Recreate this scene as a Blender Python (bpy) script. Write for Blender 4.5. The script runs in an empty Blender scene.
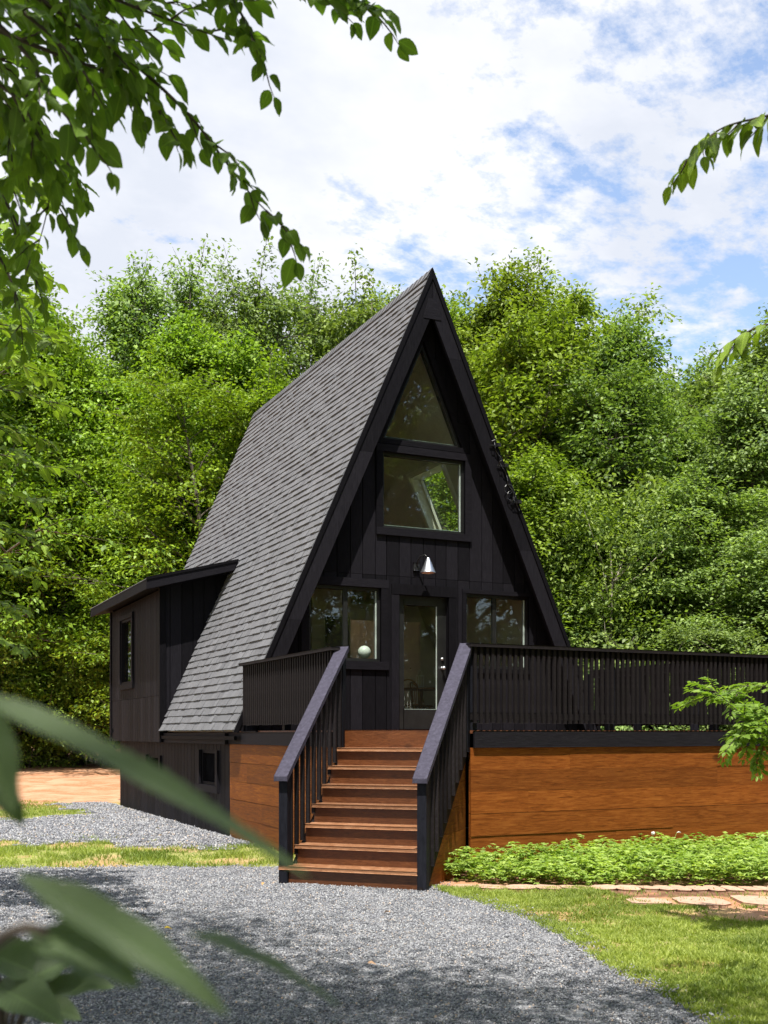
import bpy, bmesh, math, random
import numpy as np
from mathutils import Vector, Matrix, Euler
from mathutils.geometry import tessellate_polygon
random.seed(5)
RNG = np.random.default_rng(7)
SC = bpy.context.scene
COL = SC.collection
BR_UL = [[(0.14, 3.92, 4.13), (0.45, 3.88, 4.03), (0.67, 3.89, 3.95), (0.86, 3.85, 3.84), (1.05, 3.82, 3.69), (1.19, 3.81, 3.54), (1.3, 3.81, 3.43), (1.42, 3.81, 3.35)],
  [(0.27, 4.52, 4.18), (0.51, 4.41, 4.03), (0.62, 4.36, 3.8), (0.65, 4.34, 3.57), (0.62, 4.47, 3.39)],
  [(1.01, 3.95, 4.44), (1.16, 3.88, 4.26), (1.26, 3.83, 4.09), (1.31, 3.8, 3.95)],
  [(1.1, 4.13, 4.57), (1.41, 3.98, 4.39), (1.58, 3.9, 4.34), (1.68, 3.85, 4.29), (1.76, 3.81, 4.27)],
  [(0.17, 3.79, 4.02), (0.46, 3.66, 3.8), (0.61, 3.58, 3.64), (0.72, 3.64, 3.54)],
  [(0.22, 4.21, 4.1), (0.51, 4.08, 3.96), (0.7, 3.99, 3.88), (0.89, 3.89, 3.79), (0.99, 3.85, 3.65)],
  [(0.27, 5.19, 4.17), (0.51, 5.07, 3.91), (0.64, 5.01, 3.65), (0.72, 4.97, 3.35)],
  [(0.57, 4.27, 4.49), (0.8, 4.16, 4.27), (1.04, 4.05, 4.16), (1.25, 3.95, 4.08)],
  [(0.28, 4.74, 4.59), (0.61, 4.58, 4.47), (0.9, 4.44, 4.45), (1.15, 4.32, 4.41)],
  [(0.23, 3.88, 3.7), (0.41, 3.79, 3.62), (0.5, 3.75, 3.51), (0.5, 3.75, 3.38)],
  [(0.22, 3.66, 3.83), (0.43, 3.56, 3.64), (0.53, 3.51, 3.46), (0.64, 3.46, 3.33)],
  [(0.54, 3.84, 4.17), (0.6, 3.81, 4.03), (0.71, 3.76, 3.86), (0.78, 3.72, 3.81)],
  [(0.3, 4.95, 4.77), (0.56, 4.83, 4.69), (0.79, 4.72, 4.59), (0.98, 4.63, 4.46), (1.13, 4.56, 4.44)],
  [(0.28, 4.74, 4.07), (0.5, 4.63, 4.19), (0.68, 4.55, 4.27), (0.9, 4.44, 4.27)],
  [(0.21, 4.11, 3.89), (0.37, 4.03, 3.76), (0.46, 3.99, 3.55), (0.47, 3.98, 3.34)],
  [(0.26, 4.97, 3.73), (0.45, 4.88, 3.6), (0.58, 4.82, 3.35), (0.61, 4.8, 3.1)],
  [(0.44, 4.11, 4.35), (0.6, 4.03, 4.21), (0.73, 3.97, 4.06), (0.8, 3.94, 3.89), (0.84, 3.92, 3.78)],
  [(0.32, 5.38, 4.47), (0.61, 5.25, 4.33), (0.81, 5.15, 4.15), (0.9, 5.11, 3.97)]]
BR_MID = [[(0.05, 7.28, 5.02), (0.37, 7.13, 5.08), (0.51, 7.07, 5.11), (0.74, 6.96, 5.07), (0.91, 6.87, 5.01)],
  [(0.05, 7.95, 5.05), (0.4, 7.78, 5.11), (0.61, 7.68, 5.14), (0.87, 7.56, 5.1), (1.05, 7.47, 5.03)],
  [(0.06, 9.38, 5.34), (0.48, 9.18, 5.42), (0.65, 9.1, 5.45), (0.95, 8.96, 5.4), (1.17, 8.85, 5.33)],
  [(0.05, 8.39, 4.69), (0.43, 8.21, 4.76), (0.66, 8.1, 4.79), (0.93, 7.97, 4.75), (1.13, 7.88, 4.68)],
  [(0.06, 9.93, 5.03), (0.5, 9.72, 5.12), (0.7, 9.63, 5.15), (1.02, 9.48, 5.1), (1.26, 9.37, 5.02)],
  [(0.05, 8.83, 4.39), (0.45, 8.64, 4.46), (0.74, 8.5, 4.49), (1.03, 8.37, 4.45), (1.24, 8.27, 4.37)],
  [(0.06, 10.49, 4.65), (0.53, 10.26, 4.74), (0.81, 10.13, 4.77), (1.14, 9.97, 4.72), (1.39, 9.86, 4.63)],
  [(0.06, 9.27, 4.04), (0.47, 9.08, 4.11), (0.8, 8.92, 4.14), (1.09, 8.78, 4.1), (1.31, 8.68, 4.02)],
  [(0.06, 10.15, 3.98), (0.52, 9.94, 4.07), (0.77, 9.82, 4.1), (1.09, 9.67, 4.05), (1.33, 9.55, 3.97)],
  [(0.06, 9.71, 3.64), (0.49, 9.51, 3.72), (0.8, 9.36, 3.75), (1.12, 9.21, 3.7), (1.35, 9.1, 3.62)],
  [(0.07, 10.6, 3.52), (0.54, 10.37, 3.61), (0.78, 10.26, 3.65), (1.12, 10.09, 3.59), (1.37, 9.97, 3.51)],
  [(0.06, 9.05, 2.97), (0.46, 8.86, 3.04), (0.63, 8.78, 3.07), (0.92, 8.64, 3.03), (1.13, 8.54, 2.95)],
  [(0.06, 10.15, 2.85), (0.52, 9.94, 2.94), (0.67, 9.86, 2.97), (1.0, 9.71, 2.92), (1.24, 9.59, 2.84)],
  [(0.06, 9.49, 2.48), (0.48, 9.29, 2.56), (0.63, 9.22, 2.59), (0.93, 9.08, 2.54), (1.16, 8.97, 2.46)],
  [(0.07, 10.6, 2.26), (0.54, 10.37, 2.35), (0.66, 10.32, 2.38), (1.0, 10.15, 2.33), (1.25, 10.03, 2.24)]]
BR_R = [[(3.65, 3.25, 4.11), (3.47, 3.34, 4.06), (3.32, 3.41, 4.02), (3.19, 3.47, 3.98), (3.1, 3.51, 3.91), (3.04, 3.54, 3.83)]]
BR_R2 = [[(4.51, 3.95, 3.52), (4.28, 4.05, 3.56), (4.08, 4.15, 3.54), (3.96, 4.21, 3.48), (3.86, 4.26, 3.4)]]
BR_SH = [[(6.66, 5.92, 0.7), (6.39, 6.05, 1.3), (6.12, 6.17, 1.63), (5.88, 6.29, 1.82), (5.65, 6.4, 1.75)],
  [(6.66, 5.92, 0.7), (6.16, 5.93, 1.23), (5.9, 6.05, 1.52), (5.67, 6.16, 1.74), (5.61, 6.19, 1.81)],
  [(6.82, 6.06, 0.76), (6.61, 6.16, 1.52), (6.37, 6.27, 1.83), (6.13, 6.39, 1.86), (6.02, 6.44, 1.83)],
  [(6.41, 5.7, 0.73), (6.15, 5.82, 1.16), (5.93, 5.93, 1.49), (5.76, 6.01, 1.58), (5.67, 6.06, 1.46)],
  [(6.57, 5.85, 0.71), (6.37, 5.94, 1.3), (6.18, 6.03, 1.6), (6.01, 6.11, 1.65), (5.88, 6.18, 1.49)],
  [(6.57, 5.85, 0.71), (6.37, 5.94, 1.08), (6.18, 6.03, 1.37), (6.03, 6.1, 1.45), (5.92, 6.15, 1.29)]]
FG = [((0.04, 0.67, 1.53), (0.22, 0.56, 1.43), 0.029),
  ((0.06, 0.77, 1.53), (0.09, 0.75, 1.45), 0.036),
  ((0.08, 0.65, 1.42), (0.18, 0.58, 1.35), 0.034),
  ((0.19, 0.7, 1.37), (0.31, 0.72, 1.31), 0.035),
  ((0.09, 0.69, 1.38), (0.15, 0.66, 1.35), 0.045),
  ((0.05, 0.81, 1.5), (0.1, 0.78, 1.44), 0.04)]
FGS = [[(0.03, 0.87, 1.22), (0.05, 0.84, 1.31), (0.08, 0.69, 1.38), (0.1, 0.68, 1.38)],
  [(0.03, 0.87, 1.22), (0.02, 0.76, 1.39), (0.03, 0.72, 1.48), (0.04, 0.67, 1.52)]]
FG2 = [((0.22, 1.78, 1.11), (0.3, 1.74, 1.16), 0.07),
  ((0.24, 1.77, 1.09), (0.34, 1.72, 1.12), 0.06),
  ((0.24, 2.1, 1.09), (0.31, 2.07, 1.11), 0.05),
  ((0.26, 1.87, 1.05), (0.32, 1.84, 1.04), 0.05),
  ((0.18, 1.8, 1.11), (0.25, 1.65, 1.1), 0.07),
  ((0.17, 1.8, 1.16), (0.26, 1.76, 1.13), 0.07),
  ((0.31, 1.96, 1.1), (0.39, 2.03, 1.07), 0.03)]
TREES = [(1.77, 36.8, 17.97, 0, 0), (3.73, 41.4, 16.85, 0, 0), (5.19, 39.6, 14.73, 1, 0), (6.95, 42.09, 18.01, 2, 0), (7.66, 38.98, 15.26, 0, 0), (9.47, 43.1, 18.97, 1, 0), (9.25, 37.68, 16.04, 1, 0), (10.43, 36.01, 15.9, 0, 0), (10.45, 32.68, 13.28, 2, 0), (3.19, 47.19, 20.42, 2, 0), (8.27, 37.03, 11.69, 1, 0), (6.69, 38.89, 11.62, 0, 0), (4.69, 39.84, 10.93, 2, 0), (9.47, 35.36, 12.4, 1, 0), (6.32, 43.49, 17.65, 0, 0), (11.39, 41.08, 20.32, 3, 1), (12.59, 38.3, 19.14, 3, 1), (15.48, 40.25, 19.91, 3, 1), (16.37, 37.61, 18.83, 3, 1), (19.16, 39.61, 19.62, 3, 1), (12.74, 36.02, 14.73, 1, 1), (7.49, 47.37, 19.19, 0, 0), (5.23, 48.44, 19.61, 1, 0), (10.51, 45.93, 17.93, 2, 0), (14.14, 33.14, 12.4, 1, 1), (15.73, 29.06, 14.85, 0, 2), (15.94, 26.75, 15.11, 1, 2), (20.0, 31.46, 17.01, 2, 2), (16.34, 24.34, 12.97, 0, 2), (21.06, 29.85, 15.15, 1, 2), (15.23, 25.98, 11.35, 0, 2), (13.52, 21.26, 8.39, 0, 2), (18.8, 25.39, 13.62, 1, 3), (17.67, 22.61, 11.2, 0, 3), (22.18, 27.11, 12.97, 2, 3), (20.36, 23.54, 10.8, 1, 3), (26.54, 29.47, 14.66, 0, 3), (20.24, 21.38, 10.84, 1, 3), (25.42, 25.57, 14.2, 2, 3), (23.61, 22.0, 13.58, 0, 3), (14.79, 20.65, 7.82, 2, 3), (15.54, 19.19, 6.58, 1, 3), (16.96, 18.52, 7.89, 0, 3), (17.44, 17.18, 6.37, 1, 3), (13.47, 20.17, 6.15, 1, 3), (14.96, 17.25, 4.56, 0, 3), (22.98, 40.01, 19.61, 2, 2), (25.62, 38.76, 18.77, 1, 3), (28.27, 37.5, 17.93, 0, 3), (30.91, 36.24, 15.76, 2, 3), (33.37, 35.08, 16.6, 1, 3), (35.45, 34.09, 17.52, 0, 3), ]
# ------------------------------------------------------------------ camera
CAM = Vector((0.0, 0.0, 1.5)); YAW = math.radians(25.4); FPX = 1100.0
def proj(x, y, z):
    d = x*math.sin(YAW)+y*math.cos(YAW); a = x*math.cos(YAW)-y*math.sin(YAW)
    d = max(d, 1e-3)
    return 384+FPX*a/d, 733-FPX*(z-1.5)/d, d
cd = bpy.data.cameras.new('camera'); cam = bpy.data.objects.new('camera', cd); COL.objects.link(cam)
cam.location = CAM; cam.rotation_euler = (math.pi/2, 0, -YAW)
cd.sensor_width = 36; cd.lens = 36*FPX/1024; cd.shift_y = (733-512)/1024
cd.clip_end = 2000; cd.clip_start = .05
cd.dof.use_dof = True; cd.dof.focus_distance = 15.0; cd.dof.aperture_fstop = 5.0
SC.camera = cam

# ------------------------------------------------------------------ node helpers
class NT:
    def __init__(s, name):
        s.m = bpy.data.materials.new(name); s.m.use_nodes = True
        s.t = s.m.node_tree; s.t.nodes.clear()
        s.out = s.t.nodes.new('ShaderNodeOutputMaterial')
    def n(s, typ, **kw):
        nd = s.t.nodes.new('ShaderNode'+typ)
        for k, v in kw.items():
            if k.startswith('i_'):
                k = k[2:]; k = int(k) if k.isdigit() else k.replace('_', ' ')
                nd.inputs[k].default_value = v
            else: setattr(nd, k, v)
        return nd
    def l(s, a, b): s.t.links.new(a, b)
    def coords(s, scale=(1, 1, 1), kind='Object', rot=(0, 0, 0)):
        tc = s.n('TexCoord'); mp = s.n('Mapping'); mp.inputs['Scale'].default_value = scale
        mp.inputs['Rotation'].default_value = rot
        s.l(tc.outputs[kind], mp.inputs['Vector']); return mp.outputs['Vector']
    def noise(s, vec, scale, detail=4, rough=.55, dist=0):
        n = s.n('TexNoise'); n.inputs['Scale'].default_value = scale; n.inputs['Detail'].default_value = detail
        n.inputs['Roughness'].default_value = rough; n.inputs['Distortion'].default_value = dist
        s.l(vec, n.inputs['Vector']); return n.outputs['Fac']
    def ramp(s, fac, stops, interp='LINEAR'):
        r = s.n('ValToRGB'); r.color_ramp.interpolation = interp
        e = r.color_ramp.elements
        while len(e) < len(stops): e.new(.5)
        for i, (p, c) in enumerate(stops):
            e[i].position = p; e[i].color = (*c, 1) if len(c) == 3 else c
        s.l(fac, r.inputs['Fac']); return r.outputs['Color']
    def mix(s, fac, a, b, mode='MIX'):
        m = s.n('Mix', data_type='RGBA', blend_type=mode)
        for v, i in ((fac, 0), (a, 6), (b, 7)):
            if hasattr(v, 'is_output'): s.l(v, m.inputs[i])
            elif i == 0: m.inputs[0].default_value = v
            else: m.inputs[i].default_value = (*v, 1)
        return m.outputs[2]
    def math(s, op, a, b=None, clamp=False):
        m = s.n('Math', operation=op); m.use_clamp = clamp
        for i, v in enumerate((a, b)):
            if v is None: continue
            if hasattr(v, 'is_output'): s.l(v, m.inputs[i])
            else: m.inputs[i].default_value = v
        return m.outputs[0]
    def attr(s, name, out='Fac'):
        a = s.n('Attribute'); a.attribute_name = name; return a.outputs[out]
    def bump(s, h, strength, dist=.01):
        b = s.n('Bump'); b.inputs['Strength'].default_value = strength; b.inputs['Distance'].default_value = dist
        s.l(h, b.inputs['Height']); return b.outputs['Normal']
    def pbr(s, col, rough=.6, normal=None, spec=.5, metal=0.0):
        p = s.n('BsdfPrincipled')
        if hasattr(col, 'is_output'): s.l(col, p.inputs['Base Color'])
        else: p.inputs['Base Color'].default_value = (*col, 1)
        if hasattr(rough, 'is_output'): s.l(rough, p.inputs['Roughness'])
        else: p.inputs['Roughness'].default_value = rough
        p.inputs['Specular IOR Level'].default_value = spec; p.inputs['Metallic'].default_value = metal
        if normal is not None: s.l(normal, p.inputs['Normal'])
        return p.outputs[0]
    def done(s, sh): s.l(sh, s.out.inputs['Surface']); return s.m

def m_black(name, grain, base=(.0080, .0074, .0094), rough=.6):
    t = NT(name); v = t.coords(grain); f = t.noise(v, 9, 6, .65, .6)
    v2 = t.coords((1, 1, 1)); g = t.noise(v2, 1.7, 5)
    tint = t.attr('tint')
    c = t.ramp(f, [(.3, tuple(b*.55 for b in base)), (.52, base), (.75, tuple(b*1.7 for b in base))])
    c = t.mix(t.math('MULTIPLY', g, .5), c, tuple(b*1.4 for b in base))
    k = t.math('ADD', t.math('MULTIPLY', tint, .9), .6)
    cc = t.n('CombineColor'); [t.l(k, cc.inputs[i]) for i in range(3)]
    c = t.mix(1, c, cc.outputs[0], 'MULTIPLY')
    r = t.math('ADD', t.math('MULTIPLY', f, .35), rough-.17)
    return t.done(t.pbr(c, r, t.bump(f, .55, .004), .05))
def m_wood(name, grain, dark, mid, light, rough=.5, spec=.35, scale=7):
    t = NT(name); tint = t.attr('tint')
    tc = t.n('TexCoord'); off = t.n('CombineXYZ'); mul = t.math('MULTIPLY', tint, 37.0)
    for i in range(3): t.l(mul, off.inputs[i])
    ad = t.n('VectorMath', operation='ADD'); t.l(tc.outputs['Object'], ad.inputs[0]); t.l(off.outputs[0], ad.inputs[1])
    mp = t.n('Mapping'); mp.inputs['Scale'].default_value = grain; t.l(ad.outputs[0], mp.inputs['Vector'])
    f = t.noise(mp.outputs[0], scale, 7, .62, 1.1)
    b = t.noise(ad.outputs[0], 1.6, 4, .6)
    fine = t.noise(mp.outputs[0], scale*6, 4, .7)
    fm = t.math('ADD', t.math('MULTIPLY', f, .75), t.math('MULTIPLY', fine, .25))
    c = t.ramp(fm, [(.30, dark), (.48, mid), (.72, light)])
    c = t.mix(t.math('MULTIPLY', b, .55), c, dark)
    # knots
    vo = t.n('TexVoronoi'); vo.inputs['Scale'].default_value = 1.35
    mp2 = t.n('Mapping'); mp2.inputs['Scale'].default_value = tuple(.6+.4*g/max(grain) for g in grain); t.l(ad.outputs[0], mp2.inputs['Vector']); t.l(mp2.outputs[0], vo.inputs['Vector'])
    kn = t.ramp(vo.outputs['Distance'], [(.0, (1, 1, 1)), (.045, (.7, .7, .7)), (.07, (0, 0, 0))])
    c = t.mix(t.math('MULTIPLY', kn, .75), c, tuple(d*.35 for d in dark))
    k = t.math('ADD', t.math('MULTIPLY', tint, .42), .79)
    cc = t.n('CombineColor'); [t.l(k, cc.inputs[i]) for i in range(3)]
    c = t.mix(1, c, cc.outputs[0], 'MULTIPLY')
    return t.done(t.pbr(c, t.math('ADD', t.math('MULTIPLY', f, .3), rough-.15), t.bump(fm, .45, .003), spec))
def m_plain(name, col, rough=.5, spec=.4, metal=0, ns=6, var=.25, bump=.1):
    t = NT(name); f = t.noise(t.coords(), ns, 5)
    c = t.ramp(f, [(.3, tuple(x*(1-var) for x in col)), (.7, tuple(min(1, x*(1+var)) for x in col))])
    return t.done(t.pbr(c, rough, t.bump(f, bump, .004), spec, metal))
def m_leaf(name, lo, hi, trans=.42, vein=False, objcol=False, spec=.3, rough=.5):
    t = NT(name); tint = t.attr('tint')
    c = t.ramp(tint, [(0, lo), (1, hi)])
    if objcol:
        oi = t.n('ObjectInfo'); c = t.mix(1, c, oi.outputs['Color'], 'MULTIPLY')
    nrm = None
    if vein:
        uv = t.n('UVMap'); sp = t.n('SeparateXYZ'); t.l(uv.outputs[0], sp.inputs[0])
        au = t.math('ABSOLUTE', sp.outputs[0])
        ph = t.math('MULTIPLY', t.math('SUBTRACT', sp.outputs[1], t.math('MULTIPLY', au, .22)), 62.0)
        w = t.math('POWER', t.math('ABSOLUTE', t.math('SINE', ph)), .5)
        mid = t.math('SMOOTH_MIN', t.math('MULTIPLY', au, 14.0), 1.0)
        hgt = t.math('MULTIPLY', w, mid)
        nrm = t.bump(hgt, .5, .0022)
        c = t.mix(t.math('SUBTRACT', 1.0, t.math('ADD', t.math('MULTIPLY', hgt, .6), .4)), c, tuple(min(1, h*2.2) for h in hi))
    p = t.pbr(c, rough, nrm, spec)
    tr = t.n('BsdfTranslucent')
    ct = t.mix(1, c, (1.25, 1.35, .45), 'MULTIPLY'); t.l(ct, tr.inputs['Color'])
    if nrm is not None: t.l(nrm, tr.inputs['Normal'])
    ms = t.n('MixShader'); ms.inputs[0].default_value = trans
    t.l(p, ms.inputs[1]); t.l(tr.outputs[0], ms.inputs[2])
    return t.done(ms.outputs[0])
def m_glass(name, film=.004, ior=2.0):
    t = NT(name); tr = t.n('BsdfTransparent'); tr.inputs[0].default_value = (.86, .9, .87, 1)
    gl = t.n('BsdfGlossy'); gl.inputs['Roughness'].default_value = .015
    f = t.noise(t.coords(), 1.3, 2); t.l(t.bump(f, .05, .02), gl.inputs['Normal'])
    df = t.n('BsdfDiffuse'); df.inputs[0].default_value = (.72, .70, .52, 1); m0 = t.n('MixShader'); m0.inputs[0].default_value = film; t.l(tr.outputs[0], m0.inputs[1]); t.l(df.outputs[0], m0.inputs[2])
    fr = t.n('Fresnel'); fr.inputs[0].default_value = ior; ge = t.n('NewGeometry'); fk = t.math('MULTIPLY', fr.outputs[0], t.math('SUBTRACT', 1.0, ge.outputs['Backfacing']))
    ms = t.n('MixShader'); t.l(fk, ms.inputs[0]); t.l(m0.outputs[0], ms.inputs[1]); t.l(gl.outputs[0], ms.inputs[2])
    return t.done(ms.outputs[0])
def m_shingle(name):
    t = NT(name); tint = t.attr('tint')
    c = t.ramp(tint, [(0, (.088, .089, .097)), (.5, (.112, .114, .123)), (1, (.136, .138, .148))])
    g = t.noise(t.coords(), 260, 2, .8)
    c = t.mix(.5, c, t.ramp(g, [(.35, (.4, .4, .4)), (.65, (.85, .85, .85))]), 'OVERLAY')
    b = t.noise(t.coords((1, 1, .35)), .9, 5)
    c = t.mix(t.math('MULTIPLY', b, .35), c, (.095, .095, .102))
    return t.done(t.pbr(c, .85, t.bump(g, .6, .004), .25))

M = dict(
 blackV=m_black('black_stained_siding', (9, 9, .8)),
 blackX=m_black('black_stained_board', (.8, 7, 9)),
 blackY=m_black('black_stained_fascia', (7, .8, 9)),
 rail=m_black('black_railing_stain', (4, 4, 4), (.0115, .0098, .0105), .6),
 cap=m_black('handrail_stain', (3, 3, 3), (.045, .042, .060), .5),
 post=m_black('blue_black_post_stain', (5, 5, 1), (.0085, .0088, .012), .5),
 orangeX=m_wood('orange_cedar_boards', (.55, 5, 8), (.055, .015, .002), (.20, .054, .008), (.36, .125, .024), .6, .15),
 orangeY=m_wood('orange_cedar_side_boards', (5, .55, 8), (.05, .013, .002), (.165, .048, .007), (.32, .12, .022), .6, .12),  # same cedar, colour darkened to offset the sun on side faces
 tread=m_wood('brown_stair_boards', (1.4, 1.4, 9), (.04, .012, .003), (.10, .031, .008), (.18, .066, .02), .42, .4),  # same brown stain, darkened for the nosing shade on the risers
 tread_top=m_wood('worn_sunlit_treads', (1.4, 1.4, 9), (.15, .062, .028), (.27, .125, .058), (.46, .26, .15), .4, .4),  # worn stain, also lightened for high sun on the tread tops
 deck=m_wood('deck_boards', (.6, 6, 6), (.06, .02, .01), (.13, .045, .02), (.2, .08, .04)),
 shingle=m_shingle('asphalt_shingles'),
 glass=m_glass('window_glass'), clear=m_glass('skylight_glass', 0.0, 1.3),
 frame=m_plain('black_window_frame', (.012, .012, .012), .35, .5),
 innerframe=m_plain('pale_window_edge', (.34, .40, .36), .4, .4),
 plaster=m_plain('interior_plaster', (.66, .61, .53), .8, .2, var=.06),
 cream=m_plain('cream_trim', (.80, .77, .64), .6, .3, var=.05),
 inwood=m_plain('interior_wood', (.30, .15, .06), .5, .3),
 indark=m_plain('dark_interior_panel', (.015, .012, .010), .5, .3),
 floorin=m_plain('interior_floor', (.16, .09, .05), .5, .3),
 white=m_plain('white_globe', (.85, .85, .82), .3, .5, var=.03),
 steel=m_plain('brushed_steel', (.60, .61, .64), .42, .5, 1.0, var=.1),
 bulb=m_plain('lamp_inner_glass', (.75, .5, .42), .4, .3),
 screen=m_plain('cellar_void_pane', (.006, .006, .007), .9, .0),  # flat black colour standing for the dark void behind cellar windows
 black=m_plain('black_metal', (.012, .012, .013), .4, .5),
 concrete=m_plain('concrete', (.25, .24, .22), .9, .2),
 bark=None)
def m_bark():
    t = NT('bark'); f = t.noise(t.coords((3, 3, .6)), 5, 7, .7, .6)
    c = t.ramp(f, [(.3, (.055, .045, .035)), (.55, (.14, .12, .095)), (.75, (.25, .225, .19))])
    return t.done(t.pbr(c, .9, t.bump(f, .9, .03), .2))
M['bark'] = m_bark(); M['bark_pale'] = m_plain('pale_bark', (.34, .30, .24), .9, .2, ns=9, var=.4)
M['leaf_forest'] = m_leaf('forest_leaves', (.04, .085, .013), (.32, .44, .08), .33, objcol=True, spec=.28, rough=.5)
M['leaf_beech'] = m_leaf('beech_leaves', (.05, .095, .012), (.125, .21, .027), .56, True)
M['leaf_mid'] = m_leaf('young_beech_leaves', (.035, .07, .010), (.22, .32, .035), .36, True)
M['leaf_front'] = m_leaf('near_leaves', (.045, .070, .030), (.070, .105, .042), .38, True, spec=.5)
M['leaf_bed'] = m_leaf('bed_leaves', (.16, .26, .045), (.42, .54, .14), .38)
M['leaf_grass'] = m_leaf('grass_blades', (.11, .17, .025), (.40, .46, .11), .42)
M['leaf_shrub'] = m_leaf('shrub_leaves', (.10, .18, .02), (.24, .36, .06), .45)

# ------------------------------------------------------------------ mesh builder
class MB:
    def __init__(s): s.v = []; s.f = []; s.t = []; s.cur = None
    def _t(s): return random.random() if s.cur is None else s.cur
    def poly(s, pts, tint=None):
        b = len(s.v); s.v += [tuple(p) for p in pts]; s.f.append(tuple(range(b, b+len(pts)))); s.t.append(s._t() if tint is None else tint)
    def box(s, x0, y0, z0, x1, y1, z1, tint=None):
        t = s._t() if tint is None else tint
        s.prism([(x0, y0), (x1, y0), (x1, y1), (x0, y1)], z0, z1, tint=t)
    def prism(s, pts, a, b, axis='Z', tint=None, holes=()):
        """pts: 2D outline. axis Z: (x,y)->z a..b ; Y: (x,z)->y a..b ; X: (y,z)->x a..b"""
        t = s._t() if tint is None else tint
        mk = {'Z': lambda p, h: (p[0], p[1], h), 'Y': lambda p, h: (p[0], h, p[1]), 'X': lambda p, h: (h, p[0], p[1])}[axis]
        loops = [list(pts)]+[list(h) for h in holes]
        flat = [p for L in loops for p in L]; n = len(flat); base = len(s.v)
        s.v += [mk(p, a) for p in flat]+[mk(p, b) for p in flat]
        if holes: tri = tessellate_polygon([[Vector((p[0], p[1], 0)) for p in L] for L in loops])
        else: tri = [tuple(range(n))]
        for f in tri:
            s.f.append(tuple(base+i for i in f)); s.f.append(tuple(base+n+i for i in reversed(f))); s.t += [t, t]
        k = base
        for L in loops:
            m = len(L)
            for i in range(m):
                j = (i+1) % m; s.f.append((k+i, k+j, k+n+j, k+n+i)); s.t.append(t)
            k += m
    def obox(s, c, ux, uy, uz, tint=None):
        """oriented box: centre, half-extent vectors"""
        t = s._t() if tint is None else tint; b = len(s.v); c = Vector(c)
        for k in (-1, 1):
            for i, j in ((-1, -1), (1, -1), (1, 1), (-1, 1)):
                s.v.append(tuple(c+Vector(ux)*i+Vector(uy)*j+Vector(uz)*k))
        for f in ((3, 2, 1, 0), (4, 5, 6, 7), (0, 1, 5, 4), (1, 2, 6, 5), (2, 3, 7, 6), (3, 0, 4, 7)):
            s.f.append(tuple(b+i for i in f)); s.t.append(t)
    def tube(s, pts, rad, n=6, cap=True, tint=None):
        t = s._t() if tint is None else tint
        pts = [Vector(p) for p in pts]; rs = rad if hasattr(rad, '__len__') else [rad]*len(pts)
        base = len(s.v); d0 = (pts[1]-pts[0]).normalized()
        u = d0.orthogonal().normalized()
        for i, p in enumerate(pts):
            d = (pts[min(i+1, len(pts)-1)]-pts[max(i-1, 0)]).normalized()
            u = (u-d*u.dot(d)).normalized(); w = d.cross(u)
            for k in range(n):
                a = 2*math.pi*k/n; s.v.append(tuple(p+(u*math.cos(a)+w*math.sin(a))*rs[i]))
        for i in range(len(pts)-1):
            for k in range(n):
                a = base+i*n+k; b = base+i*n+(k+1) % n; s.f.append((a, b, b+n, a+n)); s.t.append(t)
        if cap:
            s.f.append(tuple(base+k for k in reversed(range(n)))); s.f.append(tuple(base+(len(pts)-1)*n+k for k in range(n))); s.t += [t, t]
    def lathe(s, c, prof, n=24, tint=None):
        t = s._t() if tint is None else tint; b = len(s.v); m = len(prof)
        for r, z in prof:
            for k in range(n): a = 2*math.pi*k/n; s.v.append((c[0]+r*math.cos(a), c[1]+r*math.sin(a), c[2]+z))
        for i in range(m-1):
            for k in range(n):
                a = b+i*n+k; q = b+i*n+(k+1) % n; s.f.append((a, q, q+n, a+n)); s.t.append(t)
    def build(s, name, mat, parent=None, bevel=0, smooth=False):
        me = bpy.data.meshes.new(name); me.from_pydata(s.v, [], s.f)
        at = me.attributes.new('tint', 'FLOAT', 'FACE'); at.data.foreach_set('value', s.t)
        me.materials.append(mat)
        if smooth: me.polygons.foreach_set('use_smooth', [True]*len(me.polygons))
        me.update()
        o = bpy.data.objects.new(name, me); COL.objects.link(o)
        if parent: o.parent = parent
        if bevel:
            md = o.modifiers.new('bevel', 'BEVEL'); md.width = bevel; md.segments = 2; md.limit_method = 'ANGLE'
        return o
def fast_mesh(name, V, F, tint, mat, k, uv=None, smooth=False):
    """V (n,3), F (m,k) arrays"""
    me = bpy.data.meshes.new(name); n = len(V); m = len(F)
    me.vertices.add(n); me.vertices.foreach_set('co', np.ascontiguousarray(V, dtype=np.float32).ravel())
    me.loops.add(m*k); me.loops.foreach_set('vertex_index', np.ascontiguousarray(F, dtype=np.int32).ravel())
    me.polygons.add(m); me.polygons.foreach_set('loop_start', np.arange(0, m*k, k, dtype=np.int32))
    me.polygons.foreach_set('loop_total', np.full(m, k, dtype=np.int32))
    if smooth: me.polygons.foreach_set('use_smooth', np.ones(m, dtype=bool))
    me.update(calc_edges=True)
    at = me.attributes.new('tint', 'FLOAT', 'FACE'); at.data.foreach_set('value', np.ascontiguousarray(tint, dtype=np.float32))
    if uv is not None:
        l = me.uv_layers.new(name='UVMap'); l.data.foreach_set('uv', np.ascontiguousarray(uv[F.ravel()], dtype=np.float32).ravel())
    me.materials.append(mat); return me
def link(name, me, parent=None):
    o = bpy.data.objects.new(name, me); COL.objects.link(o)
    if parent: o.parent = parent
    return o
def thing(name, label, cat, group=None, loc=(0, 0, 0), rz=0):
    o = bpy.data.objects.new(name, None); COL.objects.link(o); o.location = loc; o.rotation_euler = (0, 0, rz)
    o.empty_display_size = .2
    return tag(o, label, cat, group)
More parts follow.
